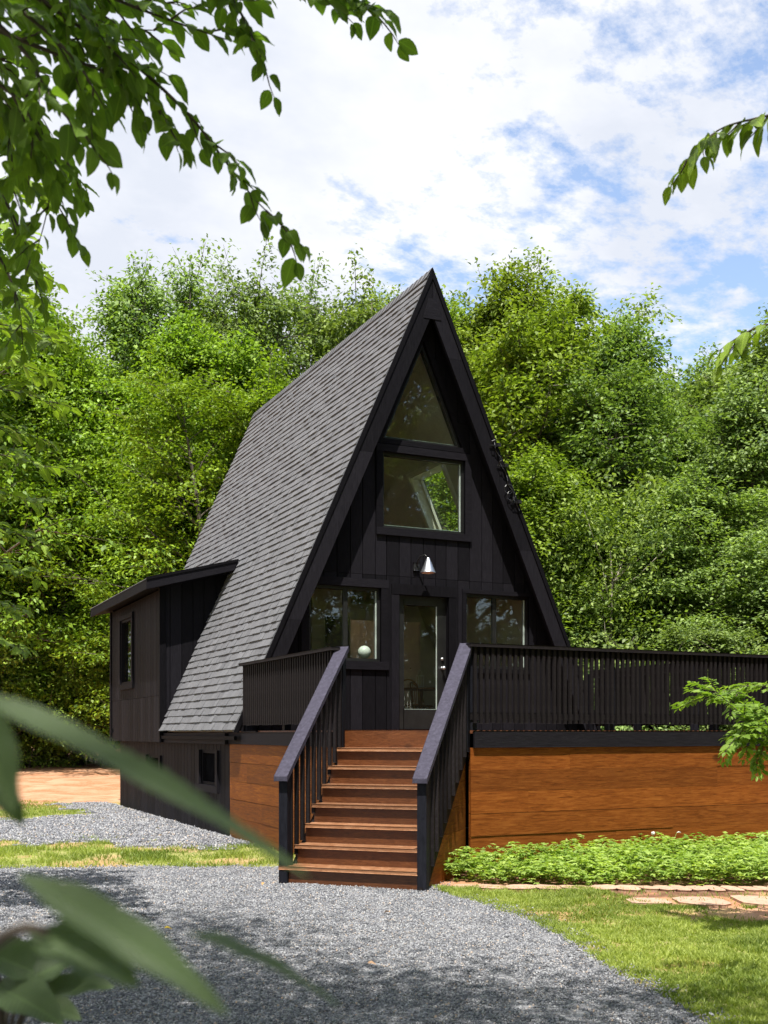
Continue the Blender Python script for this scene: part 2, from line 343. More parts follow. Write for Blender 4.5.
def tag(o, label=None, cat=None, group=None, kind=None):
    if label: o['label'] = label
    if cat: o['category'] = cat
    if group: o['group'] = group
    if kind: o['kind'] = kind
    return o
def vnoise(x, y, seed=0, octv=4):
    r = np.zeros_like(x, dtype=float); amp = 1; tot = 0
    for o in range(octv):
        g = np.random.default_rng(seed*31+o).random((64, 64)); xi = np.floor(x).astype(int); yi = np.floor(y).astype(int)
        fx = x-xi; fy = y-yi; fx = fx*fx*(3-2*fx); fy = fy*fy*(3-2*fy)
        a = g[xi % 64, yi % 64]; b = g[(xi+1) % 64, yi % 64]; c = g[xi % 64, (yi+1) % 64]; d = g[(xi+1) % 64, (yi+1) % 64]
        r += amp*((a*(1-fx)+b*fx)*(1-fy)+(c*(1-fx)+d*fx)*fy); tot += amp; amp *= .5; x = x*2.03+7; y = y*2.03+3
    return r/tot

# ------------------------------------------------------------------ zones of the ground
def sst(a, b, x): t = np.clip((x-a)/(b-a), 0, 1); return t*t*(3-2*t)
def gz(x, y):
    d = np.asarray(x)*math.sin(YAW)+np.asarray(y)*math.cos(YAW)
    return .38*sst(24, 38, d)
def drive_w(x, y):
    n = (vnoise(x*1.1+40, y*1.1+40, 3)-.5)*.7
    xe = np.interp(y, [0, 3, 4.4, 5.3, 6.8, 9.1, 9.6, 20], [3.2, 3.6, 3.9, 4.19, 4.68, 4.95, 5.1, 5.1])+n*.35
    yf = 12.75-.40*(x-1.37)+n*.5
    return np.minimum(xe-x, yf-y)           # >0 inside the drive
def patch_w(x, y):
    n = (vnoise(x*.9+10, y*.9+10, 5)-.5)
    n = n+(vnoise(x*3.1, y*3.1, 6)-.5)*.5; lo = 16.0-.62*(x-1.75)+n*3.2; hi = 20.2+.3*(x-2.15)+n*2.4
    a = np.minimum(y-lo, hi-y)
    b = np.minimum(y-13.9+n, np.minimum(x-3.7+n*.6, 26-y))   # along the cellar wall
    return np.maximum(a, b)
def dirt_w(x, y):
    n = (vnoise(x*.5+20, y*.5+20, 8)-.5)
    return (y-(22.3+.35*(x-2.2))+n*3)

# ground sheet
xs = np.unique(np.concatenate([np.linspace(-300, -6, 26), np.arange(-6, 14, .09), np.linspace(14, 300, 26)]))
ys = np.unique(np.concatenate([np.linspace(-120, 2, 20), np.arange(2, 30, .09), np.arange(30, 48, .5), np.linspace(48, 420, 22)]))
GX, GY = np.meshgrid(xs, ys, indexing='ij')
GZ = gz(GX, GY)+(vnoise(GX*3, GY*3, 1)-.5)*.03
inner = (GX > -6) & (GX < 14) & (GY > 2) & (GY < 30)
nx, ny = len(xs), len(ys)
idx = np.arange(nx*ny).reshape(nx, ny)
F = np.stack([idx[:-1, :-1], idx[1:, :-1], idx[1:, 1:], idx[:-1, 1:]], -1).reshape(-1, 4)
dw = drive_w(GX, GY); pw = patch_w(GX, GY); di = dirt_w(GX, GY)
gravel = sst(-.05, .12, pw)*(GY < 21.5)*(vnoise(GX*3+5, GY*3+5, 12) > .40)
bare = vnoise(GX*1.3+2, GY*1.3+9, 15)
dirt = np.maximum(sst(-.6, .6, di), sst(.60, .72, bare)*.6); dirt = np.maximum(dirt, sst(.54, .64, bare)*(GY > 10)*.5)
# bare red soil beside the edging and flagstones
bedline = 9.32-.532*(GX-5.19)
dirt = np.maximum(dirt, (GY > bedline-1.3)*(GX > 6.0)*(GY < bedline+.1)*1.0)
dirt = np.maximum(dirt, (GY > bedline)*(GX > 4.9)*(GY < 11)*1.0)
dirt = np.maximum(dirt, sst(.9, .3, np.hypot(GX-6.95, GY-6.75))*(bare > .4))
mulch = ((GX > 5.6)*(GY > bedline-.62+.3*(vnoise(GX*3, GY*3, 44)-.5))*(GY < 11)*sst(.25, .5, vnoise(GX*5, GY*5, 45))).astype(float)
me = fast_mesh('ground', np.stack([GX, GY, GZ], -1).reshape(-1, 3), F, np.zeros(len(F)), None, 4, smooth=True)
me.materials.clear()
ca = me.color_attributes.new('zone', 'FLOAT_COLOR', 'POINT')
ca.data.foreach_set('color', np.stack([gravel, dirt, mulch, np.ones_like(dirt)], -1).astype(np.float32).ravel())
t = NT('ground_soil'); z = t.n('Attribute'); z.attribute_name = 'zone'; sp = t.n('SeparateColor'); t.l(z.outputs['Color'], sp.inputs[0])
v = t.coords(); nf = t.noise(v, 14, 7, .7); nb = t.noise(v, 2.2, 5)
grass = t.ramp(nf, [(.3, (.10, .12, .03)), (.5, (.25, .26, .08)), (.7, (.42, .36, .17))])
soil = t.ramp(nf, [(.3, (.23, .10, .05)), (.5, (.38, .195, .105)), (.72, (.52, .32, .20))])
soil = t.mix(t.ramp(t.noise(v, .9, 6, .65, 1.0), [(.42, (0, 0, 0)), (.6, (.9, .9, .9))]), soil, (.56, .36, .24)); soil = t.mix(t.math('MULTIPLY', nb, .7), soil, (.34, .14, .065))
grav = t.ramp(t.noise(v, 60, 5, .8), [(.3, (.10, .10, .105)), (.5, (.27, .27, .28)), (.7, (.48, .48, .49))])
c = t.mix(sp.outputs[1], grass, soil); c = t.mix(t.math('MULTIPLY', sp.outputs[2], .85), c, t.ramp(nf, [(.3, (.06, .028, .018)), (.7, (.20, .105, .065))])); c = t.mix(sp.outputs[0], c, grav)
me.materials.append(t.done(t.pbr(c, .95, t.bump(nf, .8, .03), .15)))
tag(link('ground', me), kind='structure')

# gravel driveway sheet with a ragged edge
dx = np.arange(-7, 6, .07); dy = np.arange(-6, 16, .07)
DX, DY = np.meshgrid(dx, dy, indexing='ij'); W = drive_w(DX, DY)
idx = np.arange(DX.size).reshape(DX.shape)
F = np.stack([idx[:-1, :-1], idx[1:, :-1], idx[1:, 1:], idx[:-1, 1:]], -1).reshape(-1, 4)
keep = (W[:-1, :-1] > 0).ravel() & (W[1:, 1:] > 0).ravel(); F = F[keep]
DZ = (vnoise(DX*3, DY*3, 1)-.5)*.03+.006+(vnoise(DX*6, DY*6, 2)-.5)*.014+.008
used = np.unique(F); rem = np.zeros(DX.size, int); rem[used] = np.arange(len(used))
V = np.stack([DX, DY, DZ], -1).reshape(-1, 3)[used]
t = NT('crushed_stone'); v = t.coords(); vo = t.n('TexVoronoi'); vo.inputs['Scale'].default_value = 46; t.l(v, vo.inputs['Vector'])
sc_ = t.n('SeparateColor'); t.l(vo.outputs['Color'], sc_.inputs[0])
c = t.ramp(sc_.outputs[0], [(0, (.055, .055, .06)), (.5, (.17, .17, .18)), (1, (.38, .38, .39))])
c = t.mix(t.math('MULTIPLY', t.noise(v, 1.1, 4), .3), c, (.26, .25, .245))
me = fast_mesh('gravel_driveway', V, rem[F], np.zeros(len(F)), t.done(t.pbr(c, .9, t.bump(vo.outputs['Distance'], 1, .02), .25)), 4, smooth=True)
tag(link('gravel_driveway', me), kind='structure')

# stones of the gravel
def stones(n_list, name, label):
    X = []; Y = []; S = []
    for (x0, x1, y0, y1, n, s0, s1, fn) in n_list:
        x = RNG.uniform(x0, x1, n); y = RNG.uniform(y0, y1, n); k = fn(x, y)
        px, py, d = [np.array(a) for a in np.vectorize(proj)(x, y, np.zeros(n))]
        k &= (px > -60) & (px < 830) & (py < 1070)
        X.append(x[k]); Y.append(y[k]); S.append(RNG.uniform(s0, s1, n)[k])
    X = np.concatenate(X); Y = np.concatenate(Y); S = np.concatenate(S); n = len(X)
    base = np.array([[1, 0, 0], [0, 1, 0], [-1, 0, 0], [0, -1, 0], [.2, .1, .8], [0, 0, -.6]])
    V = base[None]*S[:, None, None]*RNG.uniform(.55, 1.25, (n, 6, 1))*RNG.uniform(.6, 1.2, (n, 1, 3))
    V += RNG.normal(0, .18, V.shape)*S[:, None, None]
    a = RNG.uniform(0, 6.28, n); ca_, sa = np.cos(a)[:, None], np.sin(a)[:, None]
    x, y = V[..., 0].copy(), V[..., 1].copy(); V[..., 0] = x*ca_-y*sa; V[..., 1] = x*sa+y*ca_
    tl = RNG.normal(0, .35, (n, 1)); zz = V[..., 2].copy(); V[..., 2] = zz+V[..., 0]*tl
    V[..., 0] += X[:, None]; V[..., 1] += Y[:, None]
    V[..., 2] += (gz(X, Y)+(vnoise(X*3, Y*3, 1)-.5)*.03+.012+S*.35+RNG.uniform(-.004, .004, n))[:, None]
    fb = np.array([[0, 1, 4], [1, 2, 4], [2, 3, 4], [3, 0, 4], [1, 0, 5], [2, 1, 5], [3, 2, 5], [0, 3, 5]])
    F = (fb[None]+np.arange(n)[:, None, None]*6).reshape(-1, 3)
    tint = np.repeat(RNG.random(n), 8)
    t = NT('stone_chips'); tt = t.attr('tint')
    c = t.ramp(tt, [(0, (.080, .084, .098)), (.35, (.155, .160, .178)), (.75, (.265, .270, .288)), (.93, (.40, .405, .415)), (1, (.40, .30, .22))])
    me = fast_mesh(name, V.reshape(-1, 3), F, tint, t.done(t.pbr(c, .8, None, .35)), 3)
    tag(link(name, me), label, 'gravel', kind='stuff'); return n
n1 = stones([(-1, 5.3, 4, 9, 230000, .005, .011, lambda x, y: drive_w(x, y) > -.30*RNG.random(len(x))**4),
             (-.5, 5.3, 9, 13.2, 100000, .006, .013, lambda x, y: drive_w(x, y) > -.35*RNG.random(len(x))**4)],
            'driveway_gravel', 'loose grey crushed stone covering the driveway')
n2 = stones([(0, 6, 13, 24, 90000, .011, .022, lambda x, y: (patch_w(x, y)+(vnoise(x*2, y*2, 4)-.5)*1.1 > 0) & (x < 4.75))],
            'cellar_gravel', 'grey crushed stone spread beside the black cellar wall')
print('stones', n1, n2)

# grass
def grass(name, label, regs):
    X = []; Y = []; Hh = []
    for (x0, x1, y0, y1, n, h0, h1, fn) in regs:
        x = RNG.uniform(x0, x1, n); y = RNG.uniform(y0, y1, n); k = fn(x, y)
        px, py, d = [np.array(a) for a in np.vectorize(proj)(x, y, np.zeros(n))]
        k &= (px > -60) & (px < 830) & (py < 1070)
        X.append(x[k]); Y.append(y[k]); Hh.append((RNG.uniform(h0, h1, n)*(.5+vnoise(x*2.5, y*2.5, 21)))[k])
    X = np.concatenate(X); Y = np.concatenate(Y); Hh = np.concatenate(Hh); n = len(X)
    a = RNG.uniform(0, 6.28, n); w = RNG.uniform(.0022, .005, n)*(1+Hh*6)
    dxv, dyv = np.cos(a)*w, np.sin(a)*w; b = RNG.uniform(0, 6.28, n); ln = RNG.uniform(.1, 1.0, n)*Hh
    z0 = gz(X, Y)-.015
    V = np.zeros((n, 5, 3))
    V[:, 0] = np.stack([X-dxv, Y-dyv, z0], -1); V[:, 1] = np.stack([X+dxv, Y+dyv, z0], -1)
    mx, my = X+np.cos(b)*ln*.35, Y+np.sin(b)*ln*.35
    V[:, 2] = np.stack([mx+dxv*.8, my+dyv*.8, z0+Hh*.62], -1); V[:, 3] = np.stack([mx-dxv*.8, my-dyv*.8, z0+Hh*.62], -1)
    V[:, 4] = np.stack([X+np.cos(b)*ln, Y+np.sin(b)*ln, z0+Hh], -1)
    fb = np.array([[0, 1, 2], [0, 2, 3], [3, 2, 4]])
    F = (fb[None]+np.arange(n)[:, None, None]*5).reshape(-1, 3)
    tint = np.repeat(np.clip(RNG.normal(.5, .22, n)+(vnoise(X*1.2, Y*1.2, 9)-.5)*1.2, 0, 1), 3)
    tag(link(name, fast_mesh(name, V.reshape(-1, 3), F, tint, M['leaf_grass'], 3)), label, 'grass', kind='stuff')
    print(name, n)
def lawn(x, y):
    bl = 9.32-.532*(x-5.19)
    ok = (drive_w(x, y) < .03-.10*RNG.random(len(x))) & (y < bl-.02)
    nb_ = vnoise(x*1.3+2, y*1.3+9, 15)
    bare_ = (y > bl-1.22) & (x > 6.0+.5*vnoise(x*2, y*2, 66))
    bare_ |= (np.hypot(x-6.95, y-6.75) < .7) & (nb_ > .4)
    p = np.where(nb_ > .62, .35, 1.0); p = np.where(bare_, .02, p)*(.25+.75*(vnoise(x*7, y*7, 71, 2) > .42))
    return ok & (RNG.random(len(x)) < p)
grass('lawn_grass', 'short yellow green lawn beside the driveway and plant bed', [(3.6, 8.6, 3.8, 9.6, 700000, .018, .055, lawn)])
def strip(x, y):
    ok = (drive_w(x, y) < .02) & (patch_w(x, y) < .25*RNG.random(len(x))-.02) & (x < 5.2) & (y < 25)
    ok &= ~((x > 4.75) & (y > 11.3))
    nb_ = vnoise(x*1.3+2, y*1.3+9, 15)
    return ok & (RNG.random(len(x)) < np.where(nb_ > .57, .2, 1.0)*np.where(y > 18, .35, 1.0)*(.15+.85*(vnoise(x*4, y*4, 73, 2) > .45)))
grass('strip_grass', 'tufted yellow green grass between driveway and gravel patch', [(-1, 5.2, 11, 26, 260000, .03, .085, strip)])

# ------------------------------------------------------------------ world and sun
S = Vector((-.205, -.36, .91)).normalized()
sun = bpy.data.lights.new('sun', 'SUN'); sun.energy = 5.0; sun.angle = math.radians(.53); sun.color = (1, .955, .88)
so = bpy.data.objects.new('sun', sun); COL.objects.link(so); so.rotation_euler = S.to_track_quat('Z', 'Y').to_euler()
so.location = (0, 0, 30)
w = bpy.data.worlds.new('World'); SC.world = w; w.use_nodes = True; nt = w.node_tree; nt.nodes.clear()
N = nt.nodes.new; L = nt.links.new
out = N('ShaderNodeOutputWorld'); sky = N('ShaderNodeTexSky'); sky.sky_type = 'NISHITA'; sky.sun_disc = False
sky.sun_elevation = math.asin(S.z); sky.sun_rotation = math.atan2(S.x, S.y); sky.air_density = 1.0; sky.dust_density = .6; sky.ozone_density = 2.0
bg = N('ShaderNodeBackground'); bg.inputs[1].default_value = .15; 
hs = N('ShaderNodeHueSaturation'); hs.inputs['Saturation'].default_value = .98; L(sky.outputs[0], hs.inputs['Color']); L(hs.outputs[0], bg.inputs[0])
cb = N('ShaderNodeBackground'); cb.inputs[1].default_value = .64
tc = N('ShaderNodeTexCoord'); sx = N('ShaderNodeSeparateXYZ'); L(tc.outputs['Generated'], sx.inputs[0])
def mth(op, a, b=None):
    m = N('ShaderNodeMath'); m.operation = op
    for i, q in enumerate((a, b)):
        if q is None: continue
        if hasattr(q, 'is_output'): L(q, m.inputs[i])
        else: m.inputs[i].default_value = q
    return m.outputs[0]
zz = mth('ADD', mth('MAXIMUM', sx.outputs[2], 0), .22)
cv = N('ShaderNodeCombineXYZ'); L(mth('DIVIDE', sx.outputs[0], zz), cv.inputs[0]); L(mth('DIVIDE', sx.outputs[1], zz), cv.inputs[1]); cv.inputs[2].default_value = 3.7
mp = N('ShaderNodeMapping'); mp.inputs['Rotation'].default_value = (0, 0, math.radians(-35)); mp.inputs['Scale'].default_value = (1.0, 1.25, 1); L(cv.outputs[0], mp.inputs[0])
def wn(scale, det, rough, dist=0):
    n = N('ShaderNodeTexNoise'); n.inputs['Scale'].default_value = scale; n.inputs['Detail'].default_value = det
    n.inputs['Roughness'].default_value = rough; n.inputs['Distortion'].default_value = dist; L(mp.outputs[0], n.inputs['Vector']); return n.outputs['Fac']
big = wn(.9, 2, .5); med = wn(5.0, 9, .66, .15); fine = wn(17, 6, .65)
comb = mth('ADD', mth('ADD', mth('MULTIPLY', big, .32), mth('MULTIPLY', med, .44)), mth('MULTIPLY', fine, .24))
# more blue towards the right of the view
rt = mth('ADD', mth('MULTIPLY', sx.outputs[0], math.cos(YAW)), mth('MULTIPLY', sx.outputs[1], -math.sin(YAW)))
comb = mth('SUBTRACT', comb, mth('MULTIPLY', mth('ADD', rt, .03), .29))
rp = N('ShaderNodeValToRGB'); L(comb, rp.inputs[0]); rp.color_ramp.elements[0].position = .382; rp.color_ramp.elements[0].color = (.12, .12, .12, 1)
rp.color_ramp.elements[1].position = .456; rp.color_ramp.elements[1].color = (1, 1, 1, 1)
shd = N('ShaderNodeValToRGB'); L(wn(2.1, 6, .6), shd.inputs[0])
shd.color_ramp.elements[0].position = .382; shd.color_ramp.elements[0].color = (.70, .74, .83, 1)
shd.color_ramp.elements[1].position = .62; shd.color_ramp.elements[1].color = (.93, .94, .98, 1)
L(shd.outputs[0], cb.inputs[0])
mx = N('ShaderNodeMixShader'); L(rp.outputs[0], mx.inputs[0]); L(bg.outputs[0], mx.inputs[1]); L(cb.outputs[0], mx.inputs[2]); L(mx.outputs[0], out.inputs[0])
vs = SC.view_settings; vs.view_transform = 'Standard'; vs.look = 'None'; vs.gamma = 1; vs.exposure = 0.86
cy = SC.cycles; cy.max_bounces = 7; cy.diffuse_bounces = 3; cy.glossy_bounces = 3; cy.transmission_bounces = 4; cy.transparent_max_bounces = 8
cy.use_denoising = True; cy.caustics_reflective = False; cy.caustics_refractive = False; cy.use_adaptive_sampling = True; cy.adaptive_threshold = .02
cy.sample_clamp_indirect = 4
try: cy.denoiser = 'OPENIMAGEDENOISE'; cy.denoising_prefilter = 'ACCURATE'
except Exception: pass
# ------------------------------------------------------------------ the cabin
RX, ZR, MS, RT = 7.72, 8.43, 2.24, .16      # ridge x, ridge z, slope, roof sheet (horizontal thickness)
YG, YF, YB = 14.60, 14.90, 22.80            # gable edge, facade, rear
def xl(z, off=0): return RX-(ZR-z)/MS+off
def xr(z, off=0): return RX+(ZR-z)/MS-off
cabin = thing('cabin', 'black stained A-frame cabin with steep grey shingle roof behind the raised deck', 'cabin', loc=(RX, YF, 0))
CO = Vector((RX, YF, 0))
def part(mb, name, mat, parent=None, bevel=0, smooth=False, label=None):
    mb.v = [(x-CO.x, y-CO.y, z-CO.z) for x, y, z in mb.v]
    o = mb.build(name, mat, parent or cabin, bevel, smooth)
    if label: o['label'] = label
    return o
def siding(name, outline, holes, uv2w, depth, pitch, gw, mat, parent=None, start=0, hjoint=()):
    """grooved boards: outline (u,v) with holes, grooves along v every pitch"""
    bm = bmesh.new(); loops = [outline]+list(holes)
    flat = [bm.verts.new((p[0], p[1], 0)) for Lp in loops for p in Lp]
    for tr in tessellate_polygon([[Vector((p[0], p[1], 0)) for p in Lp] for Lp in loops]):
        try: bm.faces.new([flat[i] for i in tr])
        except ValueError: pass
    u0 = min(p[0] for p in outline); u1 = max(p[0] for p in outline); g = u0+start
    cuts = []
    while g < u1: cuts.append(g+random.uniform(-.012, .012)); g += pitch
    def cut(co, no):
        bmesh.ops.bisect_plane(bm, geom=bm.verts[:]+bm.edges[:]+bm.faces[:], plane_co=co, plane_no=no, dist=1e-5)
    for c in cuts: cut((c-gw/2, 0, 0), (1, 0, 0)); cut((c+gw/2, 0, 0), (1, 0, 0))
    for c in hjoint: cut((0, c-.003, 0), (0, 1, 0)); cut((0, c+.003, 0), (0, 1, 0))
    kill = []
    for f in bm.faces:
        c = f.calc_center_median()
        if any(abs(c.x-q) < gw/2 for q in cuts) or any(abs(c.y-q) < .003 for q in hjoint): kill.append(f)
    bmesh.ops.delete(bm, geom=kill, context='FACES')
    tints = {}
    for f in bm.faces:
        k = sum(f.calc_center_median().x > q for q in cuts)+100*sum(f.calc_center_median().y > q for q in hjoint)
        tints[k] = tints.get(k, random.random())
    r = bmesh.ops.extrude_face_region(bm, geom=bm.faces[:])
    for v in [e for e in r['geom'] if isinstance(e, bmesh.types.BMVert)]: v.co.z = depth
    mbx = MB(); bm.verts.index_update(); mbx.v = [tuple(Vector(uv2w(v.co.x, v.co.y, v.co.z))) for v in bm.verts]
    for f in bm.faces:
        k = sum(f.calc_center_median().x > q for q in cuts)+100*sum(f.calc_center_median().y > q for q in hjoint)
        mbx.f.append(tuple(v.index for v in f.verts)); mbx.t.append(tints.get(k, .5))
    bm.free(); o = part(mbx, name, mat, parent)
    return o
def rect(x0, z0, x1, z1): return [(x0, z0), (x1, z0), (x1, z1), (x0, z1)]
DOOR = rect(7.30, 1.535, 8.16, 3.59)
LW = rect(5.85, 2.56, 7.01, 3.67); RW = rect(8.46, 2.50, 9.62, 3.67)
UW = rect(7.03, 4.57, 8.45, 5.72); TW = [(7.04, 5.91), (8.40, 5.91), (7.72, 7.46)]
a = .05
fac = [(xl(1.50, a), 1.50), (xr(1.50, a), 1.50), (RX, ZR-a*MS-.01)]
HO = [DOOR, LW, RW, UW, TW]
m = MB(); m.prism([(xl(1.50, .17), 1.50), (xr(1.50, .17), 1.50), (RX, ZR-.17*MS)], YF, YF+.12, 'Y', holes=HO, tint=.1)
wall = part(m, 'front_wall', M['blackV'])
fac2 = [(xl(1.50, .17), 1.50), (xr(1.50, .17), 1.50), (RX, ZR-.17*MS)]
siding('siding', fac2, HO, lambda u, v, w_: (u, YF-.004-w_, v), .022, .2035, .013, M['blackV'], wall, .08, hjoint=(3.86, 6.3))

# windows
def framed(name, x0, z0, x1, z1, mull=(), trim=.10, light=True, label=None, sillw=.0):
    m = MB()
    fw = .045
    for q in (rect(x0, z0, x1, z0+fw), rect(x0, z1-fw, x1, z1), rect(x0, z0+fw, x0+fw, z1-fw), rect(x1-fw, z0+fw, x1, z1-fw)):
        m.prism(q, YF+.012, YF+.10, 'Y', tint=.5)
    for c in mull: m.prism(rect(c-.03, z0+fw, c+.03, z1-fw), YF+.03, YF+.085, 'Y', tint=.5)
    wn_ = part(m, name, M['frame'], wall, .004, label=label)
    edges = [x0+fw]+list(mull)+[x1-fw]
    for i in range(len(edges)-1):
        g = MB(); lo = edges[i]+(0 if i == 0 else .03); hi = edges[i+1]-(0 if i == len(edges)-2 else .03)
        g.box(lo, YF+.055+.012*i, z0+fw, hi, YF+.059+.012*i, z1-fw); part(g, 'pane', M['glass'], wn_)
    t_ = MB(); y0, y1 = YF-.058, YF-.003
    t_.prism(rect(x0-trim, z1, x1+trim, z1+trim), y0, y1, 'Y'); t_.prism(rect(x0-trim-.0, z0-trim-sillw, x1+trim, z0), y0-.006, y1, 'Y')
    t_.prism(rect(x0-trim, z0, x0, z1), y0+.003, y1, 'Y'); t_.prism(rect(x1, z0, x1+trim, z1), y0+.003, y1, 'Y')
    part(t_, 'window_trim', M['blackX'], wn_, .004)
    if light:
        e = MB(); e.box(x1-fw-.020, YF+.030, z0+fw+.002, x1-fw-.001, YF+.050, z1-fw-.002)
        part(e, 'inner_edge', M['innerframe'], wn_)
    return wn_
framed('window', 5.85, 2.56, 7.01, 3.67, (6.46,), .115, label='two pane slider window left of the door')
framed('window', 8.46, 2.50, 9.62, 3.67, (9.02,), .06, label='two pane slider window right of the door')
uw = framed('window', 7.03, 4.57, 8.45, 5.72, (), .10, label='large square picture window on the upper floor')
e = MB(); e.box(7.09, YF+.07, 4.617, 8.38, YF+.118, 4.64); part(e, 'inner_sill', M['innerframe'], uw)
# triangular gable window
def tri_off(p, k):
    c = (sum(q[0] for q in p)/3, sum(q[1] for q in p)/3)
    (x0, z0), (x1, _), (xa, za) = p; w2 = (x1-x0)/2; hh = za-z0; Ls = math.hypot(w2, hh)
    dxx = k*Ls/hh; return [(x0-dxx-k*w2/hh, z0-k), (x1+dxx+k*w2/hh, z0-k), (xa, za+k*Ls/w2)]
m = MB(); m.prism(TW, YF+.012, YF+.10, 'Y', holes=[tri_off(TW, -.04)], tint=.5); tw = part(m, 'gable_window', M['frame'], wall, label='tall triangular window under the gable peak')
g = MB(); g.prism(tri_off(TW, -.041), YF+.055, YF+.059, 'Y'); part(g, 'pane', M['glass'], tw)
m = MB(); m.prism(tri_off(TW, .075), YF-.05, YF-.003, 'Y', holes=[TW]); part(m, 'window_trim', M['blackX'], tw, .003)
e = MB(); e.box(7.12, YF+.07, 5.952, 8.32, YF+.118, 5.972); part(e, 'inner_sill', M['innerframe'], tw)

# door
m = MB(); x0, z0, x1, z1 = 7.30, 1.535, 8.16, 3.59
for q in (rect(x0, z0, x0+.13, z1), rect(x1-.15, z0, x1, z1), rect(x0+.13, z1-.14, x1-.15, z1), rect(x0+.13, z0, x1-.15, z0+.32)): m.prism(q, YF+.05, YF+.10, 'Y', tint=.5)
door = part(m, 'door', M['frame'], wall, .005, label='black full glass entry door')
g = MB(); g.box(x0+.13, YF+.07, z0+.32, x1-.15, YF+.076, z1-.14); part(g, 'pane', M['glass'], door)
e = MB(); e.box(x1-.170, YF+.055, z0+.32, x1-.157, YF+.07, z1-.14); e.box(x0+.14, YF+.055, z0+.318, x1-.170, YF+.07, z0+.330); part(e, 'glass_bead', M['innerframe'], door)
h_ = MB(); h_.lathe((0, 0, 0), [(.001, .0), (.026, .0), (.026, .012), (.012, .02), (.012, .045), (.028, .055), (.03, .07), (.018, .085), (.001, .087)], 16)
for c, nm, s_ in (((8.09, YF+.05, 2.50), 'door_handle', 1), ((8.09, YF+.05, 2.64), 'deadbolt', .8)):
    q = MB(); q.f = list(h_.f); q.t = list(h_.t); q.v = [(c[0]+x*s_, c[1]-z*s_*(1 if nm == 'door_handle' else .4), c[2]+y*s_) for x, y, z in h_.v]
    part(q, nm, M['steel'], door, smooth=True)
m = MB(); y0, y1 = YF-.055, YF-.003
m.prism(rect(x0-.12, z0, x0, z1), y0, y1, 'Y'); m.prism(rect(x1, z0, x1+.12, z1), y0, y1, 'Y'); m.prism(rect(x0-.12, z1, x1+.12, z1+.15), y0-.005, y1, 'Y')
m.box(x0, YF-.03, 1.535, x1, YF+.05, 1.56)
part(m, 'door_trim', M['blackV'], door, .004)

# main roof
m = MB(); m.prism([(RX, ZR), (RX, ZR-RT*MS), (xl(1.56, RT), 1.56), (xl(1.56), 1.56)], YG+.02, 18.8, 'Y', tint=.2)
m.prism([(RX, ZR), (RX, ZR-RT*MS), (xl(3.6, RT), 3.6), (xl(3.6), 3.6)], 18.8, YB, 'Y', tint=.2)
roof = part(m, 'roof', M['blackY'])
# right slope in four pieces round the skylight
SKY0, SKY1, SKZ0, SKZ1 = 15.95, 17.08, 4.40, 5.94
m = MB()
def rs(z0, z1, y0, y1): m.prism([(xr(z1), z1), (xr(z0), z0), (xr(z0, RT), z0), (xr(z1, RT), z1)], y0, y1, 'Y', tint=.2)
m.prism([(RX, ZR), (xr(SKZ1), SKZ1), (xr(SKZ1, RT), SKZ1), (RX, ZR-RT*MS)], YG+.02, YB, 'Y', tint=.2)
rs(1.46, SKZ0, YG+.02, YB); rs(SKZ0, SKZ1, YG+.02, SKY0); rs(SKZ0, SKZ1, SKY1, YB)
part(m, 'roof_slope', M['blackY'], roof)
# shingles on both slopes
th = math.atan(MS); ct, st_ = math.cos(th), math.sin(th)
def shingles(side):
    m = MB(); Ls = (ZR-1.55)/st_; ex = .130; n = int(Ls/ex)+1
    def P(s, y, lift): return (RX+side*(s*ct+lift*st_), y, ZR-s*st_+lift*ct)
    for i in range(n):
        s0 = i*ex; y = YG-.012; y -= 0
        wob = random.uniform(-.003, .003)
        first = True
        while y < YB+.02:
            wv = random.choice((.14, .16, .19, .22)); 
            if first: wv *= random.random()*.8+.2; first = False
            y1 = min(y+wv, YB+.02)
            if YB+.02-y1 < .04: y1 = YB+.02
            thick = random.choice((.009, .012, .018, .021)); s1 = min(s0+ex+.006+wob+random.uniform(-.003, .004)+(.006 if thick > .01 else 0), Ls+.03)
            if side < 0 and ZR-s1*st_ < 4.15:
                if y > 18.76: y = y1; continue
                y1 = min(y1, 18.80)
            if side > 0 and y1 > SKY0-.1 and y < SKY1+.1 and ZR-s1*st_ < SKZ1+.08 and ZR-s0*st_ > SKZ0-.08: y = y1; continue
            g = .0015; tn = min(1, max(0, random.gauss(.5, .20))); b = len(m.v)
            m.v += [P(s0-.02, y+g, .003), P(s0-.02, y1-g, .003), P(s1, y1-g, thick+.010), P(s1, y+g, thick+.010), P(s1, y1-g, .001), P(s1, y+g, .001), P(s0-.02, y+g, 0), P(s0-.02, y1-g, 0)]
            F4 = [(0, 1, 2, 3), (3, 2, 4, 5), (0, 3, 5, 6), (2, 1, 7, 4)]
            for f in F4: m.f.append(tuple(b+k for k in (f if side < 0 else f[::-1]))); m.t.append(tn)
            y = y1
    return part(m, 'shingles', M['shingle'], roof)
shingles(-1); shingles(1)
# ridge cap
m = MB(); y = YG-.02
while y < YB+.02:
    tn = random.random(); y1 = min(y+.16, YB+.03)
    for s in (-1, 1):
        b = len(m.v); l0, l1 = .03, .016
        m.v += [(RX, y, ZR+.045), (RX+s*.085, y, ZR-.085*MS+.085), (RX+s*.085, y1+.03, ZR-.085*MS+.065), (RX, y1+.03, ZR+.028)]
        m.f.append((b, b+1, b+2, b+3)); m.t.append(tn)
    y = y1
part(m, 'ridge_cap', M['shingle'], roof)
